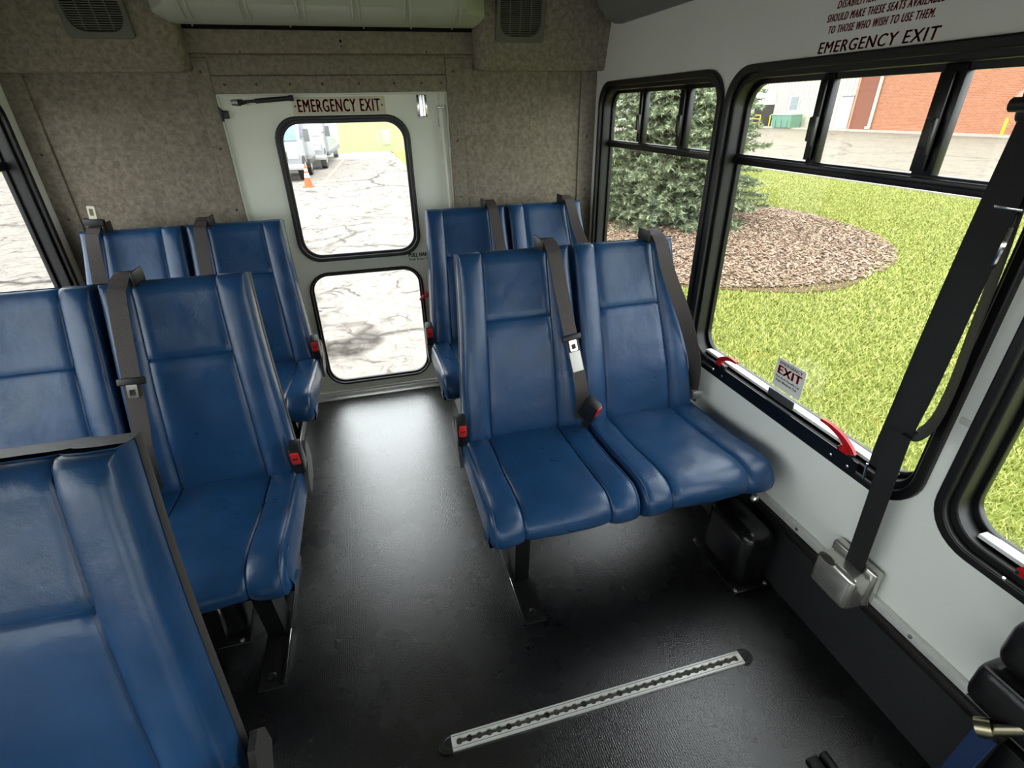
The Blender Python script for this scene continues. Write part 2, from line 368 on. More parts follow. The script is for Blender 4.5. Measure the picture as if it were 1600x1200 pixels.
for x in (-.50, -.38, -.25, -.12, .03, .18, .30, .385):
    MB().lathe([(.005, 0), (.004, .002), (.002, .003)], 8, BW(YB-.014) @ Matrix.Translation((x, 1.505, 0))).build('screw', mat('screw_dark', (70, 66, 56), .5), t)
strip(DX0-.002, DX1+.002, 1.538, 1.61, .006)
t = strip(-.62, .54, 1.612, 1.692, .034, 'header_beam')
for x, z, r in ((-.02, 1.655, .006), (-.018, 1.638, .003), (-.41, 1.618, .003), (.33, 1.62, .003)):
    MB().lathe([(r, 0), (r, .0012)], 10, BW(YB-.034) @ Matrix.Translation((x, z, 0))).build('screw_hole', DARK, t)
MB().box((-.64, YB-.02, 1.692), (.56, YB-.002, 1.76)).build('gap_shade', DARK, wb)  # near-black strip, paints the shade in the gap under the air conditioner
# padded corner housings with loudspeakers
def housing(x0, x1, inner, idx):
    # profile in (y, z), leaning toward the cabin as it rises
    prof = spline([(2.63, 1.548, 0), (2.57, 1.546, 0), (2.553, 1.556, 0), (2.546, 1.58, 0), (2.50, 1.76, 0), (2.45, ZC, 0)], 24)
    m = MB(); n = len(prof)
    cols = []
    for t in range(9):
        u = t/8; x = x0+(x1-x0)*u
        e = (u if inner < 0 else 1-u)*abs(x1-x0)       # distance from the inner end
        r = .045; ins = 0 if e >= r else r-math.sqrt(max(0, r*r-(r-e)**2))
        cols.append((x, ins))
    xs = [x0+(x1-x0)*t/8 for t in range(9)]
    if inner < 0: xs = [x0+d for d in (0, .004, .012, .025, .045)]+[x0+.045+(x1-x0-.045)*t/6 for t in range(1, 7)]
    else: xs = [x1-d for d in (0, .004, .012, .025, .045)]+[x1-.045-(x1-x0-.045)*t/6 for t in range(1, 7)]
    v = []
    for x in xs:
        e = abs(x-(x0 if inner < 0 else x1)); r = .045; ins = 0 if e >= r else r-math.sqrt(max(0, r*r-(r-e)**2))
        for p in prof:
            # the inner end is cut on a slant: wider toward the ceiling
            sl = .035*math.exp(-((p.y-1.548)/.06)**2)+.0
            xx = x+(1 if inner < 0 else -1)*(-.0)*(1-e/abs(x1-x0))
            v.append((xx, min(p.x+ins, YB-.001), p.y+ (ins*.5 if p.y < 1.6 else 0)))
    f = []
    for i in range(len(xs)-1):
        for j in range(n-1): f.append((i*n+j, i*n+j+1, (i+1)*n+j+1, (i+1)*n+j))
    # inner end cap
    k = len(v); v += [(xs[0], YB-.001, p.y) for p in prof]
    for j in range(n-1): f.append((j, j+1, k+j+1, k+j))
    o = m.add(v, f).build('trim_%d' % idx, CARPET, None, 1.0); tag(o, kind='structure'); return o
h1 = housing(XL, -.60, 1, 3); h2 = housing(.535, XR, -1, 4)
def speaker(xc, label):
    # face follows the lean of the housing front
    ang = math.atan2(.26*.5, .5)
    zc = 1.752; yc = 2.503
    ez = Vector((0, -math.cos(ang), -math.sin(ang))); ey = Vector((0, -math.sin(ang), math.cos(ang)))
    M = axes((1, 0, 0), ey, ez, Vector((xc, yc, zc)))
    hs = .106
    root = empty('loudspeaker', (xc, yc, zc)); T = Matrix.Translation((-xc, -yc, -zc)) @ M
    tag(root, label, 'speaker', 'rear loudspeakers')
    circ = rrect(-.088, -.082, .088, .088, .05, 10)
    plate('bezel', rrect(-hs, -hs, hs, hs, .016), [circ], .022, T @ Matrix.Translation((0, 0, .008)), DARKGREY, root, .004)
    MB().box((-.095, -.095, -.002), (.095, .095, .002), T).build('cone_backing', DARK, root)
    g = MB()
    for i in range(-12, 13):
        y = i*.007; ex = max(0, abs(y)-.038); hw = .038+math.sqrt(max(0, .05**2-ex*ex))
        if hw > .012: g.box((-hw, y-.0016, .008), (hw, y+.0016, .014), T)
    for x in (-.045, 0, .045):
        hh = .084; g.box((x-.002, -hh, .007), (x+.002, hh, .013), T)
    g.build('grille', DARKGREY, root, None)
speaker(.72, 'dark grey louvred loudspeaker above the right rear seats'); speaker(-.84, 'dark grey louvred loudspeaker above the left rear seats')

# air conditioner on the rear bulkhead
ac = empty('air_conditioner', (-.045, 2.4, 1.70)); tag(ac, 'pale grey ribbed plastic air conditioner housing above the rear door', 'air conditioner')
def L(p): return (p[0]+.045, p[1]-2.4, p[2]-1.70)
yb = 2.585
rows = [  # (y, z, x0, x1)
    (yb, 1.703, -.62, .535), (2.565, 1.700, -.622, .537), (2.50, 1.703, -.615, .53), (2.35, 1.722, -.575, .46), (2.325, 1.732, -.572, .455), (2.29, 1.78, -.575, .458), (2.25, 1.90, -.58, .46), (2.24, ZC, -.58, .46)]
m = MB(); v = []; f = []
N = len(rows)
for y, z, x0, x1 in rows:
    ch = .035
    ys_ = max(y, 2.44) if y < 2.4 else min(y+.02, yb)
    v += [L((-.64, ys_, max(z, 1.715))), L((x0, y, z)), L((x1, y, z)), L((.552, ys_, max(z, 1.715)))]
for i in range(N-1):
    for j in range(3): f.append((i*4+j, i*4+j+1, (i+1)*4+j+1, (i+1)*4+j))
k = len(v)
for y, z, x0, x1 in rows: v += [L((-.645, yb, max(z, 1.72))), L((.557, yb, max(z, 1.72)))]
for i in range(N-1):
    f.append((i*4, (i+1)*4, k+2*i+2, k+2*i)); f.append((i*4+3, (i+1)*4+3, k+2*i+3, k+2*i+1))
m.add(v, f).build('housing', ACM, ac, .5)
for i in range(6):
    x = -.52+i*.19
    r = MB()
    for dx in (-.011, .011):
        xk = x*.96+.0+dx
        pts = [(x*1.02+dx*1.1, 2.47, 1.7045), (x+dx, 2.35, 1.7205), (x*.99+dx, 2.325, 1.731), (x*.99+dx, 2.29, 1.779), (x*.99+dx, 2.25, 1.90), (x*.99+dx, 2.24, ZC)]
        r.tube([L(p) for p in pts], [.002, .006, .006, .006, .006, .006], 6)
    r.build('rib', ACM, ac, .8)
for x in (-.55, -.20, .08, .27, .44):
    MB().lathe([(.004, -.004), (.004, .001), (.002, .002)], 8, Matrix.Translation(L((x, 2.575, 1.699)))).build('screw', CHROME, ac)

# ------------------------------------------------------------------ rear emergency door
YD = YB+.012
W1 = (-.356, .753, .228, 1.386); W2 = (-.348, .070, .218, .697)
d = plate('door_1', [(DX0+.006, .03), (DX1-.006, .03), (DX1-.006, DZ1-.006), (DX0+.006, DZ1-.006)],
          [rrect(W1[0]+.015, W1[1]+.015, W1[2]-.015, W1[3]-.015, .085), rrect(W2[0]+.012, W2[1]+.012, W2[2]-.012, W2[3]-.012, .085)], .036, BW(YD+.018), DOORW); tag(d, kind='structure')
for k, (a, wd) in enumerate(((W1, .03), (W2, .021))):
    g = plate('window_gasket', rrect(*a, .1), [rrect(a[0]+wd*.6, a[1]+wd*.6, a[2]-wd*.6, a[3]-wd*.6, .085)], .022, BW(YD-.004), RUB, d, .005)
    plate('window_gasket_inner', rrect(a[0]+wd*.5, a[1]+wd*.5, a[2]-wd*.5, a[3]-wd*.5, .09), [rrect(a[0]+wd, a[1]+wd, a[2]-wd, a[3]-wd, .078)], .02, BW(YD+.012), RUB, d, .004)
    plate('pane', rrect(a[0]+wd*.6, a[1]+wd*.6, a[2]-wd*.6, a[3]-wd*.6, .08), [], .004, BW(YD+.016), GLASS, d)
# door surround edges (thin white jamb)
for nm, a, b in (('jamb', (DX0-.004, YB-.006, .03), (DX0+.006, YB+.03, DZ1)), ('jamb', (DX1-.006, YB-.006, .03), (DX1+.004, YB+.03, DZ1)), ('jamb', (DX0, YB-.006, DZ1-.006), (DX1, YB+.03, DZ1+.004))):
    MB().rbox(a, b, .003).build(nm, mat('jamb_white', (206, 207, 196), .4), d)
th = MB().rbox((DX0-.01, YB-.045, 0), (DX1+.01, YB+.06, .012), .004).rbox((DX0, YB-.012, .01), (DX1, YB+.02, .028), .004).build('door_threshold', ALU); tag(th, kind='structure')
th.name = 'trim_5'
# sign
MT2 = lambda x, z, y=YD: axes((1, 0, 0), (0, 0, 1), (0, -1, 0), (x, y, z))
sg = MB().rbox((-.258, YD-.003, 1.386+.004), (.132, YD, 1.458), .001).build('exit_sign', mat('sign_cream', (206, 198, 178), .5), d)
text('sign_lettering', 'EMERGENCY EXIT', .345, .049, MT2(-.236, 1.4, YD-.0034), REDT, sg, bold=.03, spacing=1.15)
for x in (-.247, .118): MB().lathe([(.004, 0), (.003, .002)], 8, BW(YD-.003) @ Matrix.Translation((x, 1.424, 0))).build('screw', mat('screw_dark', (70, 66, 56), .5), sg)
text('door_lettering', 'PULL HANDLE', .135, .021, MT2(.160, .738, YD-.0005), BLKT, d, bold=.06)
text('door_lettering', 'Push Door Open', .125, .0145, MT2(.160, .718, YD-.0005), BLKT, d, bold=.04)
# gas strut with bracket
st = MB().tube([(-.455, YD-.03, 1.442), (-.40, YD-.03, 1.445), (-.395, YD-.03, 1.445), (-.26, YD-.03, 1.454)], [.006, .006, .0095, .0095], 10).tube([(-.262, YD-.03, 1.454), (-.246, YD-.03, 1.455)], .012, 10).tube([(-.465, YD-.03, 1.441), (-.445, YD-.03, 1.4425)], .011, 10).build('gas_strut', BLK, d)
MB().tube(spline([(-.495, YD-.004, 1.45), (-.49, YD-.02, 1.447), (-.465, YD-.028, 1.449), (-.44, YD-.02, 1.437), (-.43, YD-.004, 1.434)], 14), .004, 6).tube(spline([(-.497, YD-.004, 1.436), (-.485, YD-.02, 1.433), (-.455, YD-.026, 1.431)], 8), .0035, 6).build('strut_bracket', CHROME, st)
# black hinge
MB().rbox((-.552, YD-.018, 1.382), (-.515, YD, 1.412), .003).tube([(-.541, YD-.02, 1.372), (-.541, YD-.02, 1.42)], .006, 8).tube([(-.552, YD-.02, 1.432), (-.541, YD-.02, 1.418), (-.528, YD-.018, 1.408)], .0035, 6).build('hinge', BLK, d)
# chrome strike plate
lp = MB().rbox((.272, YD-.004, 1.372), (.318, YD, 1.462), .002).tube([(.289, YD-.014, 1.376), (.289, YD-.014, 1.458)], .009, 10).tube([(.303, YD-.009, 1.376), (.303, YD-.009, 1.458)], .006, 10).build('latch_plate', CHROME, d)
for x in (.279, .311):
    for z in (1.380, 1.454): MB().lathe([(.005, 0), (.004, .003)], 8, BW(YD-.004) @ Matrix.Translation((x, z, 0))).build('screw', BLK, lp)
# vertical latch rod
rd = MB().tube([(.371, YD-.022, 1.466), (.373, YD-.022, 1.40)], .0055, 8).tube([(.373, YD-.022, 1.41), (.388, YD-.022, .60)], .0095, 10).build('latch_rod', mat('rod_white', (205, 204, 190), .35, var=.1, vscale=80), d)
MB().rbox((.358, YD-.034, 1.405), (.39, YD-.01, 1.415), .002).rbox((.364, YD-.012, 1.33), (.384, YD, 1.41), .002).rbox((.366, YD-.012, .9), (.392, YD, .96), .002).build('rod_guide', BRUSH, rd)
MB().rbox((.22, YD-.05, .53), (.39, YD-.03, .555), .006).rbox((.36, YD-.04, .50), (.40, YD, .62), .006).tube([(.215, YD-.04, .542), (.19, YD-.045, .52)], .009, 8).build('door_handle', REDH, d)

# ------------------------------------------------------------------ seats
def sgrid(fun, us, vs, flip=False):
    v = [fun(a, b) for a in us for b in vs]; n = len(vs); f = []
    for i in range(len(us)-1):
        for j in range(n-1):
            q = (i*n+j, (i+1)*n+j, (i+1)*n+j+1, i*n+j+1); f.append(q[::-1] if flip else q)
    return v, f
def edge_samples(a, b, n, e=.006, k=3):
    """n samples between a and b, with k extra ones close to both ends"""
    lo = [a+e*(i/k)**1.5 for i in range(k)]; hi = [b-e*(i/k)**1.5 for i in range(k)][::-1]
    mid = [a+e+(b-a-2*e)*i/(n-1) for i in range(n)]
    return lo+mid+hi
def rnd(e, r): return 0 if e >= r else r-math.sqrt(max(0, r*r-(r-max(e, 0))**2))
BACK = [((.015, .432), (.056, .420)), ((.442, .868), (.440, .800))]     # (bottom edges), (top edges), measured outward from the aisle
CUSH = [(0, .437), (.443, .882)]
ZB, LB = .395, .608
MESHES = {}
def back_fn(i, s):
    (a0, a1), (b0, b1) = BACK[i]
    def F(q, t, extra=0, sd=1):
        # q: metres from the left edge scaled to 0..1, t: 0..1 upward
        ease = t*t*(3-2*t)*.6+t*.4
        e0 = a0+(b0-a0)*ease; e1 = a1+(b1-a1)*ease
        x = e0+(e1-e0)*q; wd = e1-e0
        de = min(x-e0, e1-x); dt = (1-t)*LB; db = t*LB
        y = .168*t-.012*math.sin(PI*min(1, t*1.1)); z = ZB+LB*t
        sm = .088-.012*t                                     # seam distance from the edge
        d = 0
        if de < sm: d += .014*math.sin(PI*.5*min(1, (sm-de)/.05))*(1-.35*t)
        else: d -= .004*math.sin(PI*min(1, (de-sm)/(wd/2-sm)*.5))
        d -= .0055*math.exp(-(abs(de-sm)/.0045)**1.3)
        if de > sm: d -= .0055*math.exp(-(abs(t-.655)*LB/.0045)**1.3)
        d -= max(rnd(de, .02), rnd(dt, .028), rnd(db, .02))
        nz = noise.noise(Vector((x*9*s+i*7, z*9, 3.1)))*.0022+noise.noise(Vector((x*26+i*3, z*22, 9.1)))*.0009
        d += nz*(1 if de > .01 else .3)
        y -= d-extra; z += .28*(d-extra)
        return (s*x, y, z)
    F.seam = lambda t: (.088-.012*t)
    F.w = lambda t: (a1-a0)+((b1-b0)-(a1-a0))*(t*t*(3-2*t)*.6+t*.4)
    return F
def make_backrest(i, s):
    F = back_fn(i, s); out = {}
    T = 22
    tv = edge_samples(0, 1, T, .02, 4); tlow = edge_samples(0, .655, 16, .012); thi = edge_samples(.655, 1, 12, .012)
    def bol(side):
        def g(p, t):
            sq = F.seam(t)/F.w(t); q = p*sq
            return F(q if side == 0 else 1-q, t)
        us = edge_samples(0, 1, 8, .07, 4)
        return sgrid(g, us, tv)
    def cen(ts):
        def g(p, t):
            sq = F.seam(t)/F.w(t); return F(sq+(1-2*sq)*p, t)
        return sgrid(g, edge_samples(0, 1, 12, .025), ts)
    for nm, (v, f) in (('side_bolster', bol(0)), ('side_bolster_b', bol(1)), ('upper_panel', cen(thi)), ('lower_panel', cen(tlow))):
        out[nm] = MB().add(v, f).mesh(nm.replace('_b', '_b'), VIN, True, False)
    # wrap: runs from the front rim backwards round the sides and over the top
    sq1 = F.seam(1)/F.w(1); qs = [p*sq1 for p in edge_samples(0, 1, 8, .07, 4)]
    qs = qs+[sq1+(1-2*sq1)*p for p in edge_samples(0, 1, 12, .025)][1:-1]+[1-q for q in qs[::-1]]; qs = qs[1:-1]
    NT = len(tv)
    rim = [(0, t) for t in tv]+[(q, 1) for q in qs]+[(1, t) for t in tv[::-1]]
    v = []; n = len(rim); deps = (0, .012, .04, .062)
    for k, dp in enumerate(deps):
        for q, t in rim:
            x, y, z = F(q, t)
            bulge = .003*math.sin(PI*k/(len(deps)-1)); dx = (q-.5)*2
            if t > .999: dp *= .42
            v.append((x+s*dx*bulge, y+dp, z-dp*.28+(bulge if t > .99 else 0)))
    f = [(k*n+j, k*n+j+1, (k+1)*n+j+1, (k+1)*n+j) for k in range(len(deps)-1) for j in range(n-1)]
    out['backrest'] = MB().add(v, f).mesh('backrest', VIN, 1.0, False)
    # black moulded shell behind
    v = []; deps = (.058, .066, .082, .088); gro = (.0015, .003, .001, -.012)
    for kk, (dp, g) in enumerate(zip(deps, gro)):
        for q, t in rim:
            x, y, z = F(q, t); dx = (q-.5)*2
            if t > .999 and kk == 0: dp = .0255
            elif kk == 0: dp = .058
            v.append((x+s*dx*g, y+dp, z-dp*.28+(g if t > .99 else 0)))
    f = [(k*n+j, k*n+j+1, (k+1)*n+j+1, (k+1)*n+j) for k in range(3) for j in range(n-1)]
    # close the back by pairing left and right rim points
    b = 3*n
    L_ = [b+k for k in range(NT)]; R_ = [b+n-1-k for k in range(NT)]
    f += [(L_[k], L_[k+1], R_[k+1], R_[k]) for k in range(NT-1)]; f.append(tuple(range(b+NT-1, b+n-NT+1)))
    out['back_shell'] = MB().add(v, f).mesh('back_shell', SHELL, .8, False)
    return out
def make_cushion(i, s):
    a0, a1 = CUSH[i]; out = {}
    prof = spline([(.05, .412, 0), (-.05, .416, 0), (-.18, .424, 0), (-.30, .438, 0), (-.375, .444, 0), (-.415, .434, 0), (-.440, .405, 0), (-.440, .372, 0), (-.415, .346, 0), (-.365, .336, 0)], 44)
    n = len(prof)
    def nrm(j):
        t = prof[min(j+1, n-1)]-prof[max(j-1, 0)]; q = Vector((-t.y, t.x, 0)).normalized()
        return -q if q.y < 0 and j < 25 else q
    Ns = []
    for j in range(n):
        t = prof[min(j+1, n-1)]-prof[max(j-1, 0)]; q = Vector((t.y, -t.x, 0)).normalized(); Ns.append(q)
    def G(x, j):
        de = min(x-a0, a1-x); v = j/(n-1)
        sm = .092
        d = 0
        if de < sm: d += .007*math.sin(PI*.5*min(1, (sm-de)/.06))
        else: d += .006*math.sin(PI*(x-a0-sm)/(a1-a0-2*sm))-.003
        d -= .005*math.exp(-(abs(de-sm)/.0045)**1.3)
        d -= rnd(de, .02)
        d += noise.noise(Vector((x*11+i*4, prof[j].x*11, 1.7*s)))*.003+noise.noise(Vector((x*30, prof[j].x*24+i*5, 4)))*.0012
        # outer corners at the front are rounded in plan
        fr = max(0, (v-.45)/.3); ins = 0
        if de < .045: ins = min(1, fr)*rnd(de, .045)*.35
        p = prof[j]+Ns[j]*d
        return (s*x, p.x+ins, p.y)
    js = range(n)
    for nm, xs in (('side_bolster', edge_samples(a0, a0+.092, 8, .01, 4)), ('seat_panel', edge_samples(a0+.092, a1-.092, 12, .008)), ('side_bolster_b', edge_samples(a1-.092, a1, 8, .01, 4))):
        v, f = sgrid(G, xs, js); out[nm] = MB().add(v, f).mesh(nm, VIN, True, False)
    # side skirts with a dark base
    v = []; f = []
    for side, x in ((0, a0), (1, a1)):
        b = len(v)
        for j in js:
            x_, y_, z_ = G(x, j)
            so = s*(-1 if side == 0 else 1)
            v += [(x_, y_, z_), (x_+so*.006, y_*.985+.0, .336+(z_-.336)*.5), (x_, y_*.97, .334)]
        for j in range(n-1):
            f += [(b+3*j, b+3*j+3, b+3*j+4, b+3*j+1), (b+3*j+1, b+3*j+4, b+3*j+5, b+3*j+2)]
    for j in range(n-1): f.append((3*j+2, 3*j+5, 3*n+3*j+5, 3*n+3*j+2))
    out['seat_cushion'] = MB().add(v, f).mesh('seat_cushion', VIN, True, False)
    out['cushion_pan'] = MB().box((min(s*(a0+.01), s*(a1-.01)), -.385, .322), (max(s*(a0+.01), s*(a1-.01)), .06, .338)).mesh('cushion_pan', STEEL)
    # piping along the aisle-side and window-side edges
    for side, x in ((0, a0+.012), (1, a1-.012)):
        pts = [G(x, j) for j in range(0, n, 2)]
        out['piping%d' % side] = MB().tube([(p[0], p[1], p[2]+.0005) for p in pts], .0022, 5).mesh('piping', VIN, True)
    return out
def get(key, fn):
    if key not in MESHES: MESHES[key] = fn()
    return MESHES[key]
def obm(name, me, parent): return link(bpy.data.objects.new(name, me), parent)

def belt_parts(root, i, s, variant):
    (a0, a1), (b0, b1) = BACK[i]
    ag = b1-.066
    X = lambda a: s*a
    # guide bracket on top of the backrest
    bx = lambda p, q: (min(X(ag+p), X(ag+q)), max(X(ag+p), X(ag+q)))
    gb = MB()
    for (p, q), (y0, y1), (z0, z1) in (((-.03, .03), (.165, .225), (-.012, .008)), ((-.033, -.026), (.15, .228), (-.012, .028)), ((-.03, .028), (.196, .206), (0, .022))):
        x0, x1 = bx(p, q); gb.rbox((x0, y0, ZB+LB+z0), (x1, y1, ZB+LB+z1), .003)
    gb.build('belt_guide', BLK, root)
    if i == 0: end = [(ag+.004, .118, .985), (ag+.012, .085, .90), (ag+.03, .035, .76), (ag+.05, -.005, .63), (ag+.062, -.02, .55), (ag+.068, -.012, .47), (ag+.07, .01, .40)]
    else: end = [(ag+.004, .118, .985), (ag+.02, .085, .90), (ag+.06, .035, .78), (ag+.105, .02, .66), (ag+.135, .022, .57), (ag+.148, .028, .49), (ag+.15, .03, .42)]
    if variant == 'hang':   # belt hangs straighter with slack
        end = [(ag+.004, .112, .985), (ag+.006, .075, .90), (ag+.008, .025, .78), (ag+.012, -.012, .67), (ag+.02, -.03, .60), (ag+.034, -.022, .52), (ag+.05, -.005, .44), (ag+.055, .01, .40)]
    pts = [(ag-.002, .22, 1.012), (ag, .19, 1.022), (ag+.001, .155, 1.016), (ag+.002, .134, 1.003)]+end
    P = spline([(X(a), y, z) for a, y, z in pts], 60)
    D = []
    for k in range(61):
        u = k/60; tw = 0 if i == 0 else max(0, u-.35)*2.2
        D.append((math.cos(tw)*1, -s*math.sin(tw)*.9, .0))
    MB().ribbon(P, D, .046, .0018).build('belt', BELT, root)
    return P
def tongue(root, P, k, s, label=True, m=CHROME, cover=BLK):
    c = P[k]; t = (P[k+1]-P[k-1]).normalized(); nx = Vector((1, 0, 0)); nx = (nx-t*nx.dot(t)).normalized(); nn = t.cross(nx)
    if nn.y > 0: nn = -nn
    M = axes(nx, t, nn, c)
    tg = MB().rbox((-.034, -.010, -.004), (.034, .010, .008), .004, M=M).build('belt_stop', cover, root)
    plate('tongue', rrect(-.013, .008, .013, .045, .004), [rrect(-.007, .022, .007, .038, .002)], .003, M @ Matrix.Translation((0, 0, .005)), m, root)
    if label: MB().rbox((-.019, .048, .002), (.019, .115, .0035), .0005, M=M).build('belt_label', PAPER, root)
def buckle(root, a, y, z, s, tilt=.25, yawd=0):
    M = Matrix.Translation((s*a, y, z)) @ Matrix.Rotation(tilt, 4, 'X') @ Matrix.Rotation(s*yawd, 4, 'Z') @ Matrix.Scale(1.2, 4)
    b = MB().rbox((-.014, -.024, -.055), (.014, .024, .03), .006, M=M).build('buckle', BLK, root)
    MB().rbox((-.0105, -.0268, -.014), (.0105, -.018, .027), .004, M=M).build('release_button', RED, b)
    MB().box((-.006, -.0272, .006), (.006, -.0262, .010), M).build('buckle_slot', DARK, b)
    MB().ribbon([(s*a, y+.015, z-.045), (s*a, y+.03, z-.08), (s*a, y+.05, z-.12)], (0, 1, 0), .03, .004).build('buckle_strap', DBELT, root)

def double_seat(x, yref, s, label, variants, zf=0):
    root = empty('double_seat', (x, yref, 0)); tag(root, label, 'seat', 'blue vinyl double seats')
    for i in (0, 1):
        B = get(('b', i, s), lambda: make_backrest(i, s)); bk = obm('backrest', B['backrest'], root)
        for k, nm in (('side_bolster', 'side_bolster'), ('side_bolster_b', 'side_bolster'), ('upper_panel', 'upper_panel'), ('lower_panel', 'lower_panel')): obm(nm, B[k], bk)
        obm('back_shell', B['back_shell'], bk)['label'] = 'black plastic back shell'
        Q = get(('c', i, s), lambda: make_cushion(i, s)); cu = obm('seat_cushion', Q['seat_cushion'], root)
        for k, nm in (('side_bolster', 'side_bolster'), ('side_bolster_b', 'side_bolster'), ('seat_panel', 'seat_panel'), ('cushion_pan', 'cushion_pan'), ('piping0', 'piping'), ('piping1', 'piping')): obm(nm, Q[k], cu)
        P = belt_parts(root, i, s, variants[i][0])
        if variants[i][1]: tongue(root, P, variants[i][1], s, variants[i][2])
    # frame tubes, pedestal leg with floor foot, wall bracket, aisle-side hinge cover
    fr = MB()
    for y in (-.31, -.02): fr.rbox((min(s*.02, s*.93), y-.016, .29), (max(s*.02, s*.93), y+.016, .322), .004)
    for a in (.03, .43, .86): fr.rbox((min(s*a, s*(a+.03)), -.33, .285), (max(s*a, s*(a+.03)), .02, .315), .004)
    fr.build('seat_frame', STEEL, root)
    la = .128
    MB().add([(s*(la-.024), -.262, zf+.004), (s*(la+.024), -.262, zf+.004), (s*(la+.024), -.18, zf+.004), (s*(la-.024), -.18, zf+.004), (s*(la-.024), -.30, .31), (s*(la+.024), -.30, .31), (s*(la+.024), -.20, .31), (s*(la-.024), -.20, .31)],
             [(0, 1, 2, 3), (4, 5, 6, 7), (0, 1, 5, 4), (1, 2, 6, 5), (2, 3, 7, 6), (3, 0, 4, 7)]).build('leg', STEEL, root, None)
    ft = MB().rbox((min(s*(la-.034), s*(la+.034)), -.425, zf), (max(s*(la-.034), s*(la+.034)), .06, zf+.006), .002).rbox((min(s*(la-.036), s*(la-.030)), -.42, zf), (max(s*(la-.036), s*(la-.030)), .055, zf+.016), .002).build('foot_plate', mat('foot_steel', (40, 40, 40), .3, metal=.5), root)
    MB().rbox((min(s*(la-.0375), s*(la-.0355)), -.415, zf+.009), (max(s*(la-.0375), s*(la-.0355)), -.25, zf+.0168), .0007).build('foot_edge', CHROME, ft)
    for y in (-.39, -.10, .03): MB().lathe([(.012, .006), (.012, .012), (.008, .014)], 6, Matrix.Translation((s*la, y, zf))).build('bolt', STEEL, ft)
    MB().rbox((min(s*.872, s*.905), -.25, .24), (max(s*.872, s*.905), -.02, .30), .006).build('wall_bracket', STEEL, root)
    MB().lathe([(.014, 0), (.014, .006), (.007, .016)], 6, Matrix.Translation((s*.86, -.395, .300)) @ Matrix.Rotation(PI/2, 4, 'X')).build('bolt', BRUSH, root)
    hc = MB().prism([(-.03, .335), (.06, .345), (.105, .39), (.10, .44), (.075, .475), (.045, .47), (.015, .42), (-.02, .385)], 0, .012, axes((0, 1, 0), (0, 0, 1), (1, 0, 0), (s*-.004-(.012 if s > 0 else 0), 0, 0))).build('hinge_cover', SHELL, root)
    buckle(root, -.002, -.028, .497, s); buckle(root, .432, -.065, .515, s, .5, .55)
    return root
SEATS = {}
SEATS['fr'] = double_seat(.19, 1.41, 1, 'front right blue double seat beside the big emergency window', [('taut', 37, True), ('taut', 0, False)])
SEATS['br'] = double_seat(.19, 2.255, 1, 'rear right blue double seat between the emergency door and window', [('taut', 0, False), ('taut', 0, False)], .2)
SEATS['bl'] = double_seat(-.318, 2.255, -1, 'rear left blue double seat against the carpeted wall beside the door', [('hang', 0, False), ('hang', 0, False)], .2)
SEATS['ml'] = double_seat(-.318, 1.41, -1, 'middle left blue double seat directly behind the nearest one', [('hang', 33, False), ('taut', 0, False)])
SEATS['fl'] = double_seat(-.325, .51, -1, 'nearest blue double seat cut off by the lower left corner', [('hang', 0, False), ('taut', 0, False)])
# webbing tags on the middle left belt, stowed tongue on the rear left window seat
r = SEATS['bl']; a = -(BACK[1][1][1]-.066)
M = Matrix.Translation((a+.005, .16, 1.045)) @ Matrix.Rotation(.12, 4, 'Y')
MB().rbox((-.035, -.012, -.022), (.035, .012, .004), .004, M=M).build('belt_stop', BLK, r)
plate('tongue', rrect(-.013, 0, .013, .052, .004), [rrect(-.007, .016, .007, .042, .002)], .0035, M @ axes((1, 0, 0), (0, 0, 1), (0, -1, 0)), CLEARP, r)['label'] = 'pale belt tongue standing upright'
# anchor plate of the window-side belt of the front right seat
r = SEATS['fr']; MB().rbox((.868, .0, .435), (.905, .03, .468), .003, M=Matrix.Translation((0, 0, 0))).build('belt_anchor', BRUSH, r)

# ------------------------------------------------------------------ heater boxes on the floor
def heater(name, label, a, b, mm=BLK, handle=None):
    root = empty(name, ((a[0]+b[0])/2, (a[1]+b[1])/2, 0)); tag(root, label, 'heater')
    off = Matrix.Translation((-(a[0]+b[0])/2, -(a[1]+b[1])/2, 0))
    MB().rbox(a, b, .035, 4, off).build('cover', mm, root)
    MB().rbox((a[0]-.02, a[1]-.02, 0), (b[0]+.0, b[1]+.02, .008), .003, 2, off).build('flange', mm, root)
    for x, y in ((a[0]-.01, a[1]-.01), (a[0]-.01, b[1]+.01), (b[0]-.02, a[1]-.01)):
        MB().lathe([(.007, .008), (.006, .012), (.002, .013)], 8, off @ Matrix.Translation((x, y, 0))).build('screw', BRUSH, root)
    return root, off
GB = mat('glossy_black', (14, 14, 15), .25)
heater('floor_heater', 'glossy black heater cover against the right kick panel', (.985, .925, 0), (1.106, 1.135, .215), GB)
h, off = heater('floor_heater', 'black heater under the middle left seat with a slim bright handle', (-.88, 1.175, 0), (-.53, 1.45, .25), GB)
MB().tube(spline([(-.575, 1.172, .185), (-.57, 1.155, .18), (-.57, 1.15, .13), (-.577, 1.15, .055), (-.58, 1.172, .045)], 16), .005, 6, M=off).build('handle', CHROME, h)
# wheel housings under the rearmost seats
for x0, x1, nm in ((XL+.03, -.46, 'left'), (.30, XR-.03, 'right')):
    o = MB().rbox((x0, 1.80, 0), (x1, 2.60, .20), .012).build('wheel_housing', mat('housing_grey', (88, 86, 82), .45, bump=.3), None)
    tag(o, 'grey raised wheel housing under the rear %s seat' % nm, 'wheel housing', 'wheel housings')

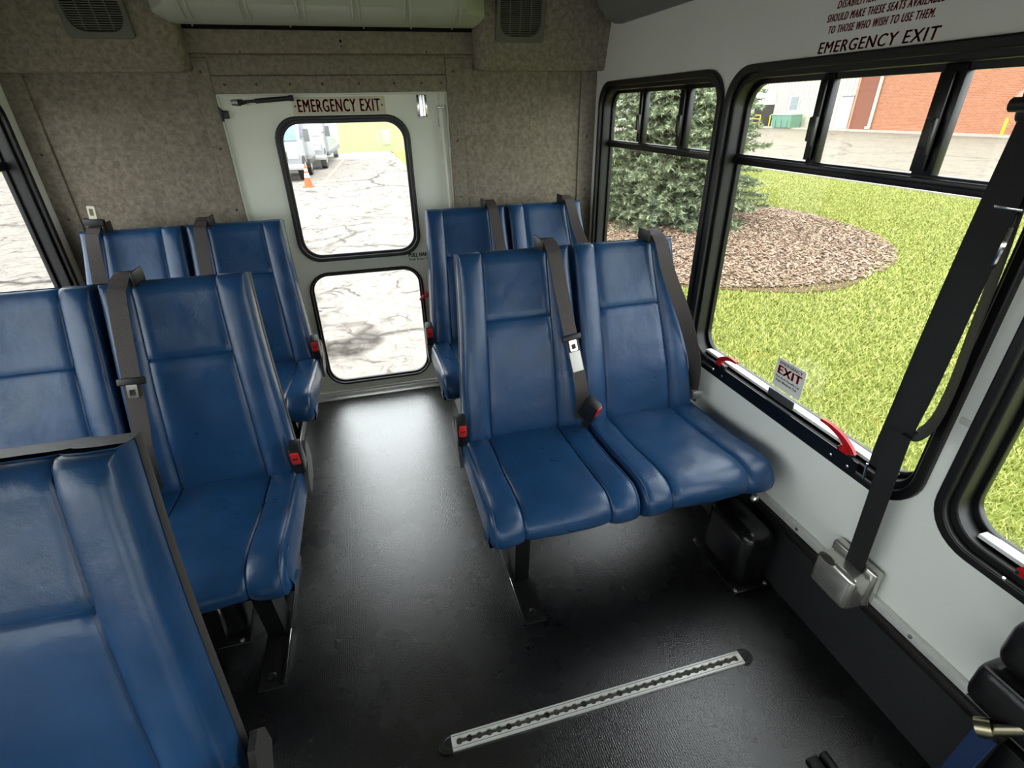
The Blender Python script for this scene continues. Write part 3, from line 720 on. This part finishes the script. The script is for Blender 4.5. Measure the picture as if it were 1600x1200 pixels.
# ------------------------------------------------------------------ floor tie-down track
tr = empty('floor_track', (.43, .7155, 0)); tag(tr, 'aluminium tie-down track with round holes set in the black floor', 'track')
x0, x1, hw = -.43+.012, .43-.012, .0185
N = 32; pitch = (x1-x0-.012)/N; r = .0088; sw = .0052
top = []; bot = []
xs = [x0+.006+pitch*(k+.5) for k in range(N)]
a0 = math.asin(sw/r)
for k, c in enumerate(xs):
    for q in range(7):
        an = PI-a0-(PI-2*a0)*q/6; top.append((c+r*math.cos(an), r*math.sin(an)))
hole = top+[(x, -y) for x, y in reversed(top)]
plate('rail', [(x0, -hw), (x1, -hw), (x1, hw), (x0, hw)], [hole], .007, Matrix.Translation((0, 0, .0038)), ALU, tr, 0)
MB().box((x0, -.012, .0006), (x1, .012, .0016)).build('channel', mat('channel_grey', (74, 72, 66), .5, metal=.4, var=.5, vscale=60), tr)
for y in (-.0135, .0135): MB().box((x0, y-.0006, .0072), (x1, y+.0006, .0078)).build('groove', mat('groove_grey', (96, 96, 92), .5), tr)
for k, c in enumerate(xs):
    if k % 4 == 1: MB().lathe([(.0072, .0012), (.007, .0035), (.003, .003)], 12, Matrix.Translation((c, 0, 0))).build('screw', mat('screw_black', (28, 24, 20), .4), tr)
for sx in (-1, 1):
    poly = [(0, -hw-.003), (sx*.012, -hw-.003)]+[(sx*(.012+.0215*math.sin(q*PI/8)), -.0215*math.cos(q*PI/8)) for q in range(9)]+[(0, hw+.003)]
    e = MB().prism(poly, 0, .007, Matrix.Translation((sx*.418, 0, 0))).build('end_cap', BLK, tr)
    MB().tube([(sx*(.418+.002+.02*math.sin(q*PI/8)), -.014*math.cos(q*PI/8), .0075) for q in range(9)], .0016, 5).build('cap_ridge', mat('cap_sheen', (46, 46, 46), .3), e)

# ------------------------------------------------------------------ wheelchair shoulder belt on the right wall
sb = empty('shoulder_belt', (1.10, .69, .22)); tag(sb, 'black shoulder belt hanging down the window pillar into a silver retractor', 'seat belt')
O = Matrix.Translation((-1.10, -.69, -.22))
# retractor
rt = MB().rbox((1.045, .636, .222), (1.128, .758, .332), .016, 3, O).build('retractor', BRUSH, sb); rt['label'] = 'silver belt retractor housing'
MB().rbox((1.10, .628, .232), (1.13, .766, .35), .01, 3, O).build('retractor_bracket', BRUSH, rt)
ov = []
Mo = O @ Matrix.Translation((1.050, .724, .3275)) @ Matrix.Rotation(-.78, 4, 'Y')
pl_ = [(.010*math.cos(2*PI*i/24), .024*math.sin(2*PI*i/24)) for i in range(24)]
plate('button_ring', pl_, [[(x*.72, y*.8) for x, y in pl_]], .006, Mo, CHROME, rt)
plate('button', [(x*.7, y*.78) for x, y in pl_], [], .003, Mo, mat('button_grey', (90, 90, 88), .3, metal=.7), rt)
def webbing(name, pts, w, n=40, dirs=(0, 1, 0), m=DBELT, th=.0022):
    P = spline([tuple(O @ Vector(p)) for p in pts], n)
    return MB().ribbon(P, dirs, w, th).build(name, m, sb)
webbing('lower_strap', [(1.092, .684, .31), (1.090, .686, .40), (1.086, .690, .55), (1.082, .695, .70), (1.08, .695, .80), (1.085, .692, 1.0), (1.095, .69, 1.25), (1.10, .69, 1.44)], .05)
webbing('sleeve_strap', [(1.082, .688, .765), (1.068, .688, .752), (1.062, .687, .78), (1.064, .682, .88), (1.07, .682, 1.05), (1.08, .686, 1.15), (1.09, .692, 1.28), (1.10, .694, 1.42)], .058)
webbing('loop_strap', [(1.070, .680, .758), (1.078, .660, .762), (1.09, .648, .80), (1.094, .646, .88), (1.094, .652, 1.0), (1.098, .662, 1.15), (1.10, .675, 1.3)], .045, dirs=(.5, .6, 0))
webbing('rear_strap', [(1.122, .752, .60), (1.116, .750, .66), (1.108, .742, .76), (1.10, .735, .85), (1.095, .728, 1.0), (1.095, .72, 1.2), (1.10, .712, 1.4)], .026)
MB().rbox((1.09, .655, 1.36), (1.135, .735, 1.46), .014, 3, O).tube([tuple(O @ Vector((1.085, .655, 1.39))), tuple(O @ Vector((1.085, .735, 1.39)))], .012, 10).build('height_adjuster', BLK, sb)
MB().tube(spline([tuple(O @ Vector(p)) for p in ((1.08, .655, 1.20), (1.07, .65, 1.17), (1.075, .655, 1.14), (1.085, .66, 1.13))], 8), .004, 6).build('hook', CHROME, sb)
MB().rbox((1.085, .64, 1.226), (1.10, .70, 1.232), .001, 2, O).build('pin', CHROME, sb)

# ------------------------------------------------------------------ folded seat at the lower right corner
fs = empty('folded_seat', (1.0, .18, 0)); tag(fs, 'black folded flip seat with blue strap in the lower right corner', 'seat')
F0 = Matrix.Translation((-1.0, -.18, 0))
LEA = mat('black_leather', (20, 20, 21), .33, bump=.4, bscale=60)
MB().rbox((1.01, -.10, .465), (1.13, .352, .58), .03, 4, F0).build('upper_cushion', LEA, fs)
MB().rbox((1.0, -.12, .35), (1.125, .358, .458), .03, 4, F0).build('lower_cushion', LEA, fs)
MB().rbox((1.02, -.12, .585), (1.13, .33, .68), .03, 4, F0).build('headrest_cushion', LEA, fs)
MB().rbox((1.0, -.14, 0), (1.09, .27, .345), .01, 2, F0).build('base_frame', STEEL, fs)
for z, g in ((.452, -.018), (.36, -.02)):
    MB().tube([(.99-g, y, z) for y in (-.12, 0, .2, .345)], .004, 6, M=F0).build('piping', LEA, fs)
br = MB().tube([(.985, .288, .352), (1.01, .255, .40)], .011, 10, M=F0).tube([(.978, .298, .348), (.99, .282, .362)], .018, 10, M=F0).tube([(.98, .275, .34), (.99, .28, .345)], .009, 8, M=F0).build('pivot_pin', mat('brass_steel', (150, 142, 118), .3, metal=1), fs)
P = spline([tuple(F0 @ Vector(p)) for p in ((.985, .284, .35), (.972, .282, .31), (.958, .28, .24), (.94, .275, .14), (.92, .27, .006))], 18)
MB().ribbon(P, (.5, .9, .2), .042, .005).build('strap', BLUESTRAP, fs)
# small black track fitting on the floor near the right corner
ff = MB().rbox((.83, .37, 0), (.86, .45, .012), .004).rbox((.868, .36, 0), (.888, .45, .016), .004).build('track_fitting', BLK); tag(ff, 'small black fitting lying flat on the floor near the bottom edge', 'fitting')

# ------------------------------------------------------------------ outdoors
G = -.85
def ground_mat(name, c1, c2, scale, rough=.9, cracks=0, crack_col=(44, 40, 36), bump=.3):
    m = mat(name, c1, rough, col2=c2, vscale=scale, detail=8, spec=.2)
    nt = m.node_tree; p = nt.nodes['Principled BSDF']; tc = [n for n in nt.nodes if n.type == 'TEX_COORD'][0]
    src = p.inputs['Base Color'].links[0].from_socket
    if cracks:
        nz = nt.nodes.new('ShaderNodeTexNoise'); nz.inputs['Scale'].default_value = 1.3; nz.inputs['Detail'].default_value = 5
        mixv = nt.nodes.new('ShaderNodeMix'); mixv.data_type = 'VECTOR'; mixv.inputs['Factor'].default_value = .45
        nt.links.new(tc.outputs['Object'], nz.inputs['Vector']); nt.links.new(tc.outputs['Object'], mixv.inputs['A']); nt.links.new(nz.outputs['Color'], mixv.inputs['B'])
        last = src
        for sc, wd, k in cracks:
            vo = nt.nodes.new('ShaderNodeTexVoronoi'); vo.feature = 'DISTANCE_TO_EDGE'; vo.inputs['Scale'].default_value = sc
            nt.links.new(mixv.outputs['Result'], vo.inputs['Vector'])
            mr = nt.nodes.new('ShaderNodeMapRange'); mr.inputs['From Min'].default_value = 0; mr.inputs['From Max'].default_value = wd; mr.inputs['To Min'].default_value = k; mr.inputs['To Max'].default_value = 0
            nt.links.new(vo.outputs['Distance'], mr.inputs['Value'])
            # cracks come and go over the surface
            n3 = nt.nodes.new('ShaderNodeTexNoise'); n3.inputs['Scale'].default_value = .7*sc; nt.links.new(tc.outputs['Object'], n3.inputs['Vector'])
            r3 = nt.nodes.new('ShaderNodeMapRange'); r3.inputs['From Min'].default_value = .42; r3.inputs['From Max'].default_value = .6; nt.links.new(n3.outputs['Fac'], r3.inputs['Value'])
            ml = nt.nodes.new('ShaderNodeMath'); ml.operation = 'MULTIPLY'; nt.links.new(mr.outputs[0], ml.inputs[0]); nt.links.new(r3.outputs[0], ml.inputs[1])
            mx = nt.nodes.new('ShaderNodeMix'); mx.data_type = 'RGBA'; nt.links.new(ml.outputs[0], mx.inputs['Factor']); nt.links.new(last, mx.inputs['A']); mx.inputs['B'].default_value = lin(crack_col)
            last = mx.outputs['Result']
        nt.links.new(last, p.inputs['Base Color'])
    return m
ASPH = ground_mat('worn_asphalt', (138, 132, 125), (116, 109, 103), 9, cracks=((.5, .03, 1), (2.6, .05, .9), (8, .07, .5)))
LOT = ground_mat('lot_asphalt', (122, 114, 101), (104, 97, 86), 4, cracks=((.35, .03, .6), (1.5, .04, .5)))
CONC = mat('concrete', (158, 152, 142), .9, var=.06, vscale=6)
SOIL = ground_mat('lawn_soil', (118, 126, 56), (92, 104, 42), 18)
FARG = ground_mat('far_lawn', (94, 98, 10), (74, 85, 7), 1.6)
def ground(name, x0, y0, x1, y1, z, m, th=.1):
    o = MB().box((x0, y0, z-th), (x1, y1, z)).build(name, m, None, None); return tag(o, kind='structure')
ground('driveway', -70, -30, 1.9, 31.2, G, ASPH)
ground('driveway_apron', -12, 31.2, 1.75, 36, G, CONC)
ground('far_lawn', -140, 36, 14.8, 260, G-.01, FARG)
ground('far_lawn_strip', -70, 31.2, -12, 36, G, FARG)
ground('lawn', 1.9, -30, 14.8, 36, G, SOIL)
ground('parking_lot', 14.8, -30, 40.6, 80, G-.02, LOT)
ground('building_walk', 40.6, -30, 60, 80, G+.1, CONC, .2)
o = MB().box((14.75, -30, G-.1), (14.95, 36, G+.06)).build('curb', CONC, None, None); tag(o, kind='structure')
ln = MB().add([(-1.62, 19, G+.003), (-1.5, 19, G+.003), (-.93, 31, G+.003), (-1.03, 31, G+.003)], [(0, 1, 2, 3)]).build('painted_line', mat('faded_paint', (206, 150, 110), .8), bpy.data.objects['driveway'])
# mulch bed with wood chips
TC = (6.35, 10.6)
MUL = ground_mat('mulch_soil', (104, 82, 66), (74, 57, 46), 30)
pts = []
for k in range(48):
    a = 2*PI*k/48; rr = 3.95+.18*math.sin(3*a+1)+.12*math.sin(7*a)
    pts.append((5.95+rr*math.cos(a)*.9, 9.45+rr*math.sin(a)))
o = MB().prism(pts, G-.01, G+.025).build('mulch_bed', MUL, None, None); tag(o, kind='structure')
def scatter_tris(n, pos, size, flat, m, name, parent, label, up=False):
    """pos: (n,3) centres; small bent chips or blades"""
    ang = RNG.uniform(0, 2*PI, n); sz = RNG.uniform(size[0], size[1], n)
    if up:
        w = RNG.uniform(.0035, .007, n)*np.clip(np.hypot(pos[:, 0], pos[:, 1])/4, 1, 3); lean = RNG.uniform(.2, .95, n)
        dx, dy = np.cos(ang), np.sin(ang); la = RNG.uniform(0, 2*PI, n)
        v0 = pos+np.stack([-dx*w, -dy*w, np.zeros(n)], 1); v1 = pos+np.stack([dx*w, dy*w, np.zeros(n)], 1)
        v2 = pos+np.stack([np.cos(la)*sz*lean, np.sin(la)*sz*lean, sz*(1.05-.5*lean)], 1)
        V = np.stack([v0, v1, v2], 1).reshape(-1, 3); F = np.arange(3*n).reshape(-1, 3); k = 3
    else:
        w = sz*RNG.uniform(.25, .45, n); a = np.stack([np.cos(ang), np.sin(ang), RNG.uniform(-.35, .35, n)], 1); b = np.stack([-np.sin(ang), np.cos(ang), RNG.uniform(-.35, .35, n)], 1)
        A = a*sz[:, None]; B = b*w[:, None]
        V = np.stack([pos-A-B, pos+A-B, pos+A+B, pos-A+B], 1).reshape(-1, 3); F = np.arange(4*n).reshape(-1, 4); k = 4
    me = bpy.data.meshes.new(name); me.vertices.add(len(V)); me.vertices.foreach_set('co', V.ravel())
    me.loops.add(F.size); me.loops.foreach_set('vertex_index', F.ravel().astype(np.int32)); me.polygons.add(len(F))
    me.polygons.foreach_set('loop_start', np.arange(0, F.size, k, dtype=np.int32)); me.update(); me.validate()
    # a random shade per piece
    at = me.attributes.new('tone', 'FLOAT', 'FACE'); at.data.foreach_set('value', RNG.uniform(0, 1, len(F)))
    me.materials.append(m); ob = link(bpy.data.objects.new(name, me), parent)
    if label: tag(ob, label)
    ob['kind'] = 'stuff'; return ob
def tone_mat(name, stops, rough=.8, trans=0):
    m = mat(name, (128, 128, 128), rough, spec=.25); nt = m.node_tree; p = nt.nodes['Principled BSDF']
    at = nt.nodes.new('ShaderNodeAttribute'); at.attribute_name = 'tone'; r = nt.nodes.new('ShaderNodeValToRGB')
    while len(r.color_ramp.elements) < len(stops): r.color_ramp.elements.new(.5)
    for e, (ps, c) in zip(r.color_ramp.elements, stops): e.position = ps; e.color = lin(c)
    nt.links.new(at.outputs['Fac'], r.inputs[0]); nt.links.new(r.outputs[0], p.inputs['Base Color'])
    return m
CHIP = tone_mat('wood_chip', ((0, (98, 77, 63)), (.5, (144, 120, 100)), (1, (178, 157, 135))))
GRS = tone_mat('grass_blade', ((0, (110, 123, 52)), (.5, (155, 161, 84)), (1, (188, 187, 118))))
n = 60000
a = RNG.uniform(0, 2*PI, n); q = np.sqrt(RNG.uniform(0, 1, n))*3.95
cp = np.stack([5.95+q*np.cos(a)*.9, 9.45+q*np.sin(a), np.full(n, G+.034)+RNG.uniform(0, .03, n)], 1)
scatter_tris(n, cp, (.012, .036), True, CHIP, 'wood_chips', None, 'brown wood chips spread over the bed under the spruce')['category'] = 'mulch'
# grass blades, denser close to the bus
def in_bed(p, k=0): 
    an = np.arctan2(p[:, 1]-9.45, (p[:, 0]-5.95)/.9); e = 3.75+.16*np.sin(9*an)+.1*np.sin(23*an)+RNG.normal(0, .13, len(p))
    return np.hypot((p[:, 0]-5.95)/.9, p[:, 1]-9.45) < e+k
n = 900000
p = np.stack([1.9+RNG.uniform(0, 1, n)**1.55*12.9, RNG.uniform(-1.5, 24, n), np.full(n, G)], 1)
az = np.arctan2(p[:, 0], p[:, 1]); p = p[(az > .22) & (az < 1.55)]
keep = ~in_bed(p) | (RNG.uniform(0, 1, len(p)) < .06*(np.hypot(p[:, 0]-5.95, p[:, 1]-9.45) > 2.6)); p = p[keep]
hmod = np.array([1.0])
gr = scatter_tris(len(p), p, (.028, .065), False, GRS, 'grass', None, 'short bright green grass covering the lawn', up=True); gr['category'] = 'grass'

# ------------------------------------------------------------------ spruce tree
def spruce():
    root = empty('spruce_tree', (TC[0], TC[1], G)); tag(root, 'blue-green spruce tree standing in the mulch bed', 'tree')
    HT, R0 = 8.5, 2.0
    MB().tube([(0, 0, 0), (0, 0, 3), (0, 0, HT)], [.17, .12, .02], 10).build('trunk', mat('spruce_bark', (98, 80, 66), .9, bump=1, bscale=30), root)
    V = []; T = []; br = MB()
    rg = np.random.default_rng(3)
    z = .12; ks = 0
    while z < HT-.3:
        rad = R0*(1-(z/HT)**1.25)*(1 if z > .3 else .95)
        nb = max(6, int(17*(1-z/HT)+5))
        for k in range(nb):
            a = 2*PI*(k+rg.uniform(-.35, .35))/nb+z*2.4; Lb = rad*rg.uniform(.78, 1.08)
            drop = -.10*Lb+rg.uniform(-.08, .08); zz = z+rg.uniform(-.08, .08)
            dirv = np.array([math.cos(a), math.sin(a), 0]); side = np.array([-math.sin(a), math.cos(a), 0])
            def bp(u): return dirv*Lb*u+np.array([0, 0, zz+drop*u+.22*Lb*max(0, u-.6)**2+.12*(1-u)])
            if z < 4.2: br.tube([tuple(bp(u)) for u in (.02, .5, .97)], [.022, .014, .005], 4, False)
            # side twigs
            nt = int(9+Lb*9)
            for t in range(nt):
                u = .22+.78*(t+rg.uniform(0, .9))/nt
                sg = 1 if t % 2 else -1
                ln = (.13+.30*(1-u)*Lb*.8)*rg.uniform(.7, 1.2)
                d = dirv*rg.uniform(.5, .95)+side*sg*rg.uniform(.3, .9)+np.array([0, 0, rg.uniform(-.18, .42)]); d /= np.linalg.norm(d)
                p0 = bp(u)
                # needles around the twig: three crossed serrated blades
                nn = 9
                for j in range(nn):
                    c = p0+d*ln*(j+.3)/nn
                    r1 = rg.normal(size=3); r1 -= d*r1.dot(d); r1 /= np.linalg.norm(r1)+1e-9
                    for sgn in (1, -1):
                        nl = rg.uniform(.045, .085); tip = c+(r1*sgn*.8+d*.75)*nl; wv = np.cross(d, r1)*rg.uniform(.009, .016)+d*.008
                        V += [c-wv, c+wv, tip]
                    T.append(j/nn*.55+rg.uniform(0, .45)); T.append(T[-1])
        z += .17 if z < 4 else .34
    V = np.array(V); F = np.arange(len(V)).reshape(-1, 3)
    me = bpy.data.meshes.new('foliage'); me.vertices.add(len(V)); me.vertices.foreach_set('co', V.ravel())
    me.loops.add(F.size); me.loops.foreach_set('vertex_index', F.ravel().astype(np.int32)); me.polygons.add(len(F)); me.polygons.foreach_set('loop_start', np.arange(0, F.size, 3, dtype=np.int32)); me.update(); me.validate()
    at = me.attributes.new('tone', 'FLOAT', 'FACE'); at.data.foreach_set('value', np.array(T))
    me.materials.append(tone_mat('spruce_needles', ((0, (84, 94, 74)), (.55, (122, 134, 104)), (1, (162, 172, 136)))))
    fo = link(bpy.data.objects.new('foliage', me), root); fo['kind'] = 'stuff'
    br.build('branches', MATS['spruce_bark'], root, True, False)['kind'] = 'stuff'
    print('spruce tris', len(F))
spruce()

# ------------------------------------------------------------------ building across the lot
bd = empty('warehouse', (42, 36, G)); tag(bd, 'long brick and white metal warehouse across the parking lot', 'building')
BO = Matrix.Translation((-42, -36, -G))
def brick_mat():
    m = mat('red_brick', (186, 118, 88), .85, spec=.2); nt = m.node_tree; p = nt.nodes['Principled BSDF']
    tc = [n for n in nt.nodes if n.type == 'TEX_COORD'][0]; sx = nt.nodes.new('ShaderNodeSeparateXYZ'); cx = nt.nodes.new('ShaderNodeCombineXYZ')
    nt.links.new(tc.outputs['Object'], sx.inputs[0]); nt.links.new(sx.outputs['Y'], cx.inputs['X']); nt.links.new(sx.outputs['Z'], cx.inputs['Y'])
    b = nt.nodes.new('ShaderNodeTexBrick'); b.inputs['Scale'].default_value = 1; b.inputs['Brick Width'].default_value = .3; b.inputs['Row Height'].default_value = .1; b.inputs['Mortar Size'].default_value = .012
    b.inputs['Color1'].default_value = lin((164, 106, 78)); b.inputs['Color2'].default_value = lin((146, 91, 66)); b.inputs['Mortar'].default_value = lin((160, 130, 108))
    nt.links.new(cx.outputs[0], b.inputs['Vector']); nt.links.new(b.outputs['Color'], p.inputs['Base Color']); return m
BR = brick_mat(); SID = mat('white_siding', (184, 180, 168), .5, var=.03, vscale=.6)
BRD = mat('brown_brick', (120, 74, 56), .85, var=.15, vscale=3, stretch=(1, 1, 6))
MB().box((42, -8, G), (52, 39.1, 7), BO).build('brick_wall', BR, bd, None)
MB().box((41.9, 39.1, G), (52, 40.95, 7), BO).build('brick_pilaster', BRD, bd, None)
MB().box((42, 40.95, G), (52, 70, 7), BO).build('metal_wall', SID, bd, None)
y = 41.15
while y < 66:
    MB().box((41.93, y, G+.1), (42.0, y+.07, 7), BO).build('siding_rib', SID, bd, None); y += .42
MB().box((41.85, 40.86, G+.1), (42, 41.02, 7), BO).build('corner_trim', mat('salmon_trim', (206, 130, 100), .7), bd, None)
MB().box((-.0+41, -8, 7), (52.5, 70, 7.25), BO).build('roof', mat('roof_grey', (150, 148, 142), .8), bd, None)
dr = MB().box((41.86, 41.15, G+.12), (41.95, 42.35, 1.72), BO).build('steel_door', mat('door_grey', (176, 182, 190), .5), bd, None)
MB().box((41.84, 41.4, 1.2), (41.865, 42.1, 1.3), BO).build('door_notice', PAPER, dr, None)
MB().box((41.86, 41.1, 1.72), (41.97, 42.4, 1.84), BO).build('door_lintel', mat('lintel_grey', (110, 110, 108), .6), dr, None)
wd_ = MB().box((41.86, 47.5, G+.12), (41.95, 48.7, 1.95), BO).build('entry_door', mat('door_pale', (190, 194, 190), .5), bd, None)
MB().box((41.83, 47.6, .75), (41.865, 48.6, 1.9), BO).build('door_pane', mat('pane_grey', (120, 126, 130), .2), wd_, None)
od = MB().box((41.86, 50.9, G+.1), (41.95, 53.8, 1.25), BO).build('dock_opening', mat('bay_shade', (46, 42, 38), .9), bd, None)  # dark slab on the wall, its colour stands in for shade inside the bay
sh = MB().box((41.82, 50.9, 1.25), (41.93, 53.8, 2.55), BO).build('rolling_shutter', mat('shutter_white', (226, 226, 220), .5), bd, None)
for k in range(5): MB().box((41.80, 50.9, 1.3+k*.25), (41.825, 53.8, 1.32+k*.25), BO).build('shutter_slat', mat('slat_grey', (190, 190, 186), .5), sh, None)
ds = MB().box((41.78, 38.75, G+.35), (41.92, 38.95, 7), BO).box((41.6, 38.7, G+.15), (41.85, 39.0, G+.35), BO).build('downspout', mat('downspout_cream', (222, 208, 186), .6), bd, None)
for yy in (45.1, 44.0):
    MB().tube([tuple(BO @ Vector((41.7, yy, G))), tuple(BO @ Vector((41.7, yy, .35)))], .05, 6).build('pipe', mat('pipe_grey', (130, 132, 130), .5), bd)
rl = empty('yellow_railing', (41.2, 52, G+.1)); tag(rl, 'yellow safety railing in front of the loading bay', 'railing')
YEL = mat('yellow_paint', (232, 196, 30), .5)
for yy in (-1.7, -.2, 1.6):
    MB().tube([(0, yy, 0), (0, yy, 1.05)], .055, 8).build('post', YEL, rl)
for zz in (.3, .68, 1.03): MB().tube([(0, -.2, zz), (0, 3.0, zz)], .04, 6).build('rail', YEL, rl)
gd = empty('dumpster', (41.0, 47.6, G+.1)); tag(gd, 'green metal dumpster against the white siding', 'dumpster')
MB().add([(-.6, -1.25, 0), (.5, -1.25, 0), (.5, 1.25, 0), (-.6, 1.25, 0), (-.75, -1.35, 1.05), (.5, -1.35, 1.15), (.5, 1.35, 1.15), (-.75, 1.35, 1.05)], [(0, 1, 2, 3), (4, 5, 6, 7), (0, 1, 5, 4), (1, 2, 6, 5), (2, 3, 7, 6), (3, 0, 4, 7)]).build('bin', mat('bin_green', (96, 136, 116), .6), gd, None)
MB().rbox((-.82, -1.4, 1.06), (.55, 1.4, 1.16), .02).build('lid', mat('lid_green', (130, 160, 140), .6), gd)
for yy in (-.8, 0, .8): MB().box((-.74, yy-.05, .05), (-.62, yy+.05, 1.0)).build('side_rib', MATS['bin_green'], gd, None)
bo = MB().lathe([(.09, 0), (.09, .95), (.06, 1.0), (.0, 1.01)], 12, Matrix.Rotation(0, 4, 'X')).build('bollard', YEL); bo.location = (40.8, 27.6, G+.1); tag(bo, 'yellow bollard standing in front of the brick wall', 'bollard')
ub = empty('grey_bin', (41.2, 26.2, G+.1)); tag(ub, 'dark grey box beside the yellow bollard by the brick wall', 'box')
MB().rbox((-.35, -.8, 0), (.35, .8, .72), .03).build('body', mat('bin_dark', (98, 96, 98), .6), ub); MB().rbox((-.4, -.85, .72), (.4, .85, .8), .02).build('lid', mat('lid_dark', (70, 70, 72), .6), ub)

# ------------------------------------------------------------------ seen through the rear door
co = empty('traffic_cone', (-1.9, 19.8, G)); tag(co, 'orange traffic cone with white bands on the driveway', 'traffic cone')
ORG = mat('cone_orange', (236, 84, 30), .5)
MB().rbox((-.18, -.18, 0), (.18, .18, .035), .01).build('base', ORG, co)
rr = lambda z: .14-.115*z/.7
MB().lathe([(rr(z), z) for z in (.035, .2, .36, .5, .7)], 20).build('body', ORG, co)
for z0, z1 in ((.30, .44), (.50, .58)): MB().lathe([(rr(z0)+.003, z0), (rr(z1)+.003, z1)], 20).build('white_band', PAPER, co)
cb = empty('utility_cabinet', (1.95, 43.4, G)); tag(cb, 'pale utility cabinet standing on the grass beyond the driveway', 'cabinet')
MB().rbox((-.28, -.25, 0), (.28, .25, .95), .03).build('cabinet_body', mat('cabinet_cream', (170, 162, 126), .6), cb); MB().rbox((-.3, -.27, .93), (.3, .27, .99), .02).build('cabinet_lid', mat('cabinet_lid', (210, 204, 170), .6), cb)
ps = MB().tube([(0, 0, 0), (-.03, 0, .98)], .07, 8).build('marker_post', mat('cabinet_cream', (170, 162, 126), .6)); ps.location = (1.3, 42.2, G); tag(ps, 'slim pale marker post beside the utility cabinet', 'post')

TRW = mat('truck_white', (120, 122, 126), .35); TGL = mat('truck_glass', (70, 92, 130), .08); TBK = mat('truck_black', (26, 27, 30), .6); TYRE = mat('tyre', (24, 24, 24), .85)
def truck(loc, rz, Ln, Wd, label, glass, cab=1.5, boxh=2.9, name='box_truck', group='white vehicles parked along the driveway'):
    t = empty(name, loc, rz); tag(t, label, 'truck', group)
    w2 = Wd/2
    MB().rbox((-w2, cab, .62), (w2, Ln, boxh), .06).build('cargo_box', TRW, t)
    MB().rbox((-w2+.02, cab+.1, .45), (w2-.02, Ln-.1, .64), .02).build('chassis', TBK, t)
    # cab with bonnet: profile along y
    prof = [(0, .55), (0, 1.02), (.12, 1.14), (.62, 1.26), (1.12, 2.0), (1.25, 2.08), (cab+.02, 2.1), (cab+.02, .55)]
    cw = w2-.12
    MB().prism(prof, -cw, cw, axes((0, 1, 0), (0, 0, 1), (1, 0, 0))).build('cab', TRW, t, .4)
    MB().add([(-cw+.1, .66, 1.33), (cw-.1, .66, 1.33), (cw-.18, 1.09, 1.97), (-cw+.18, 1.09, 1.97), (-cw+.1, .70, 1.30), (cw-.1, .70, 1.30), (cw-.18, 1.13, 1.95), (-cw+.18, 1.13, 1.95)],
             [(0, 1, 2, 3), (4, 5, 6, 7), (0, 1, 5, 4), (1, 2, 6, 5), (2, 3, 7, 6), (3, 0, 4, 7)], Matrix.Translation((0, -.03, .02))).build('windshield', glass, t, None)
    for s in (-1, 1):
        MB().add([(s*(cw+.004), .78, 1.36), (s*(cw+.004), cab-.1, 1.36), (s*(cw+.004), cab-.1, 1.92), (s*(cw+.004), 1.14, 1.92)], [(0, 1, 2, 3)]).build('side_window', glass, t, None)
        hl = MB().rbox((s*(cw-.42), -.03, .78), (s*(cw-.06), .02, .98), .02).build('headlight', mat('headlight', (236, 236, 232), .1), t)
        m_ = MB().tube([(s*cw, .72, 1.45), (s*(cw+.22), .62, 1.5)], .02, 6).rbox((min(s*(cw+.16), s*(cw+.36)), .56, 1.3), (max(s*(cw+.16), s*(cw+.36)), .66, 1.72), .03).build('mirror', TBK, t)
        for yy in (.62, Ln-1.3):
            wh = MB().lathe([(.2, -.12), (.40, -.12), (.42, -.08), (.42, .08), (.40, .12), (.2, .12)], 24, axes((0, 1, 0), (0, 0, 1), (1, 0, 0), (s*(w2-.2), yy, .42))).build('wheel', TYRE, t)
            MB().lathe([(.2, -.125), (.2, .125)], 16, axes((0, 1, 0), (0, 0, 1), (1, 0, 0), (s*(w2-.2), yy, .42))).build('hub', BRUSH, wh)
    gr_ = MB().box((-cw+.45, -.02, .72), (cw-.45, .01, 1.0)).build('grille', TBK, t, None)
    for k in range(4): MB().box((-cw+.45, -.035, .74+k*.07), (cw-.45, -.015, .765+k*.07)).build('grille_bar', CHROME, gr_, None)
    MB().rbox((-w2+.05, -.16, .40), (w2-.05, .04, .60), .03).build('bumper', mat('bumper_grey', (168, 170, 170), .35, metal=.5), t)
    MB().box((-.26, -.175, .44), (.26, -.158, .56)).build('number_plate', PAPER, t, None)
    return t
truck((-3.15, 21.6, G), -.045, 3.6, 2.2, 'nearest white box truck parked behind the orange cone', TGL, boxh=2.8)
truck((-2.65, 25.9, G), -.045, 8.2, 2.3, 'longer white truck parked behind the nearest box truck', mat('lawn_reflection_glass', (196, 210, 190), .1), boxh=3.0)  # pale green glass colour stands in for the lawn reflected in it
truck((-15.5, 26.5, G), 1.2, 6.0, 2.2, 'white truck across the lot seen through the left window', TGL)
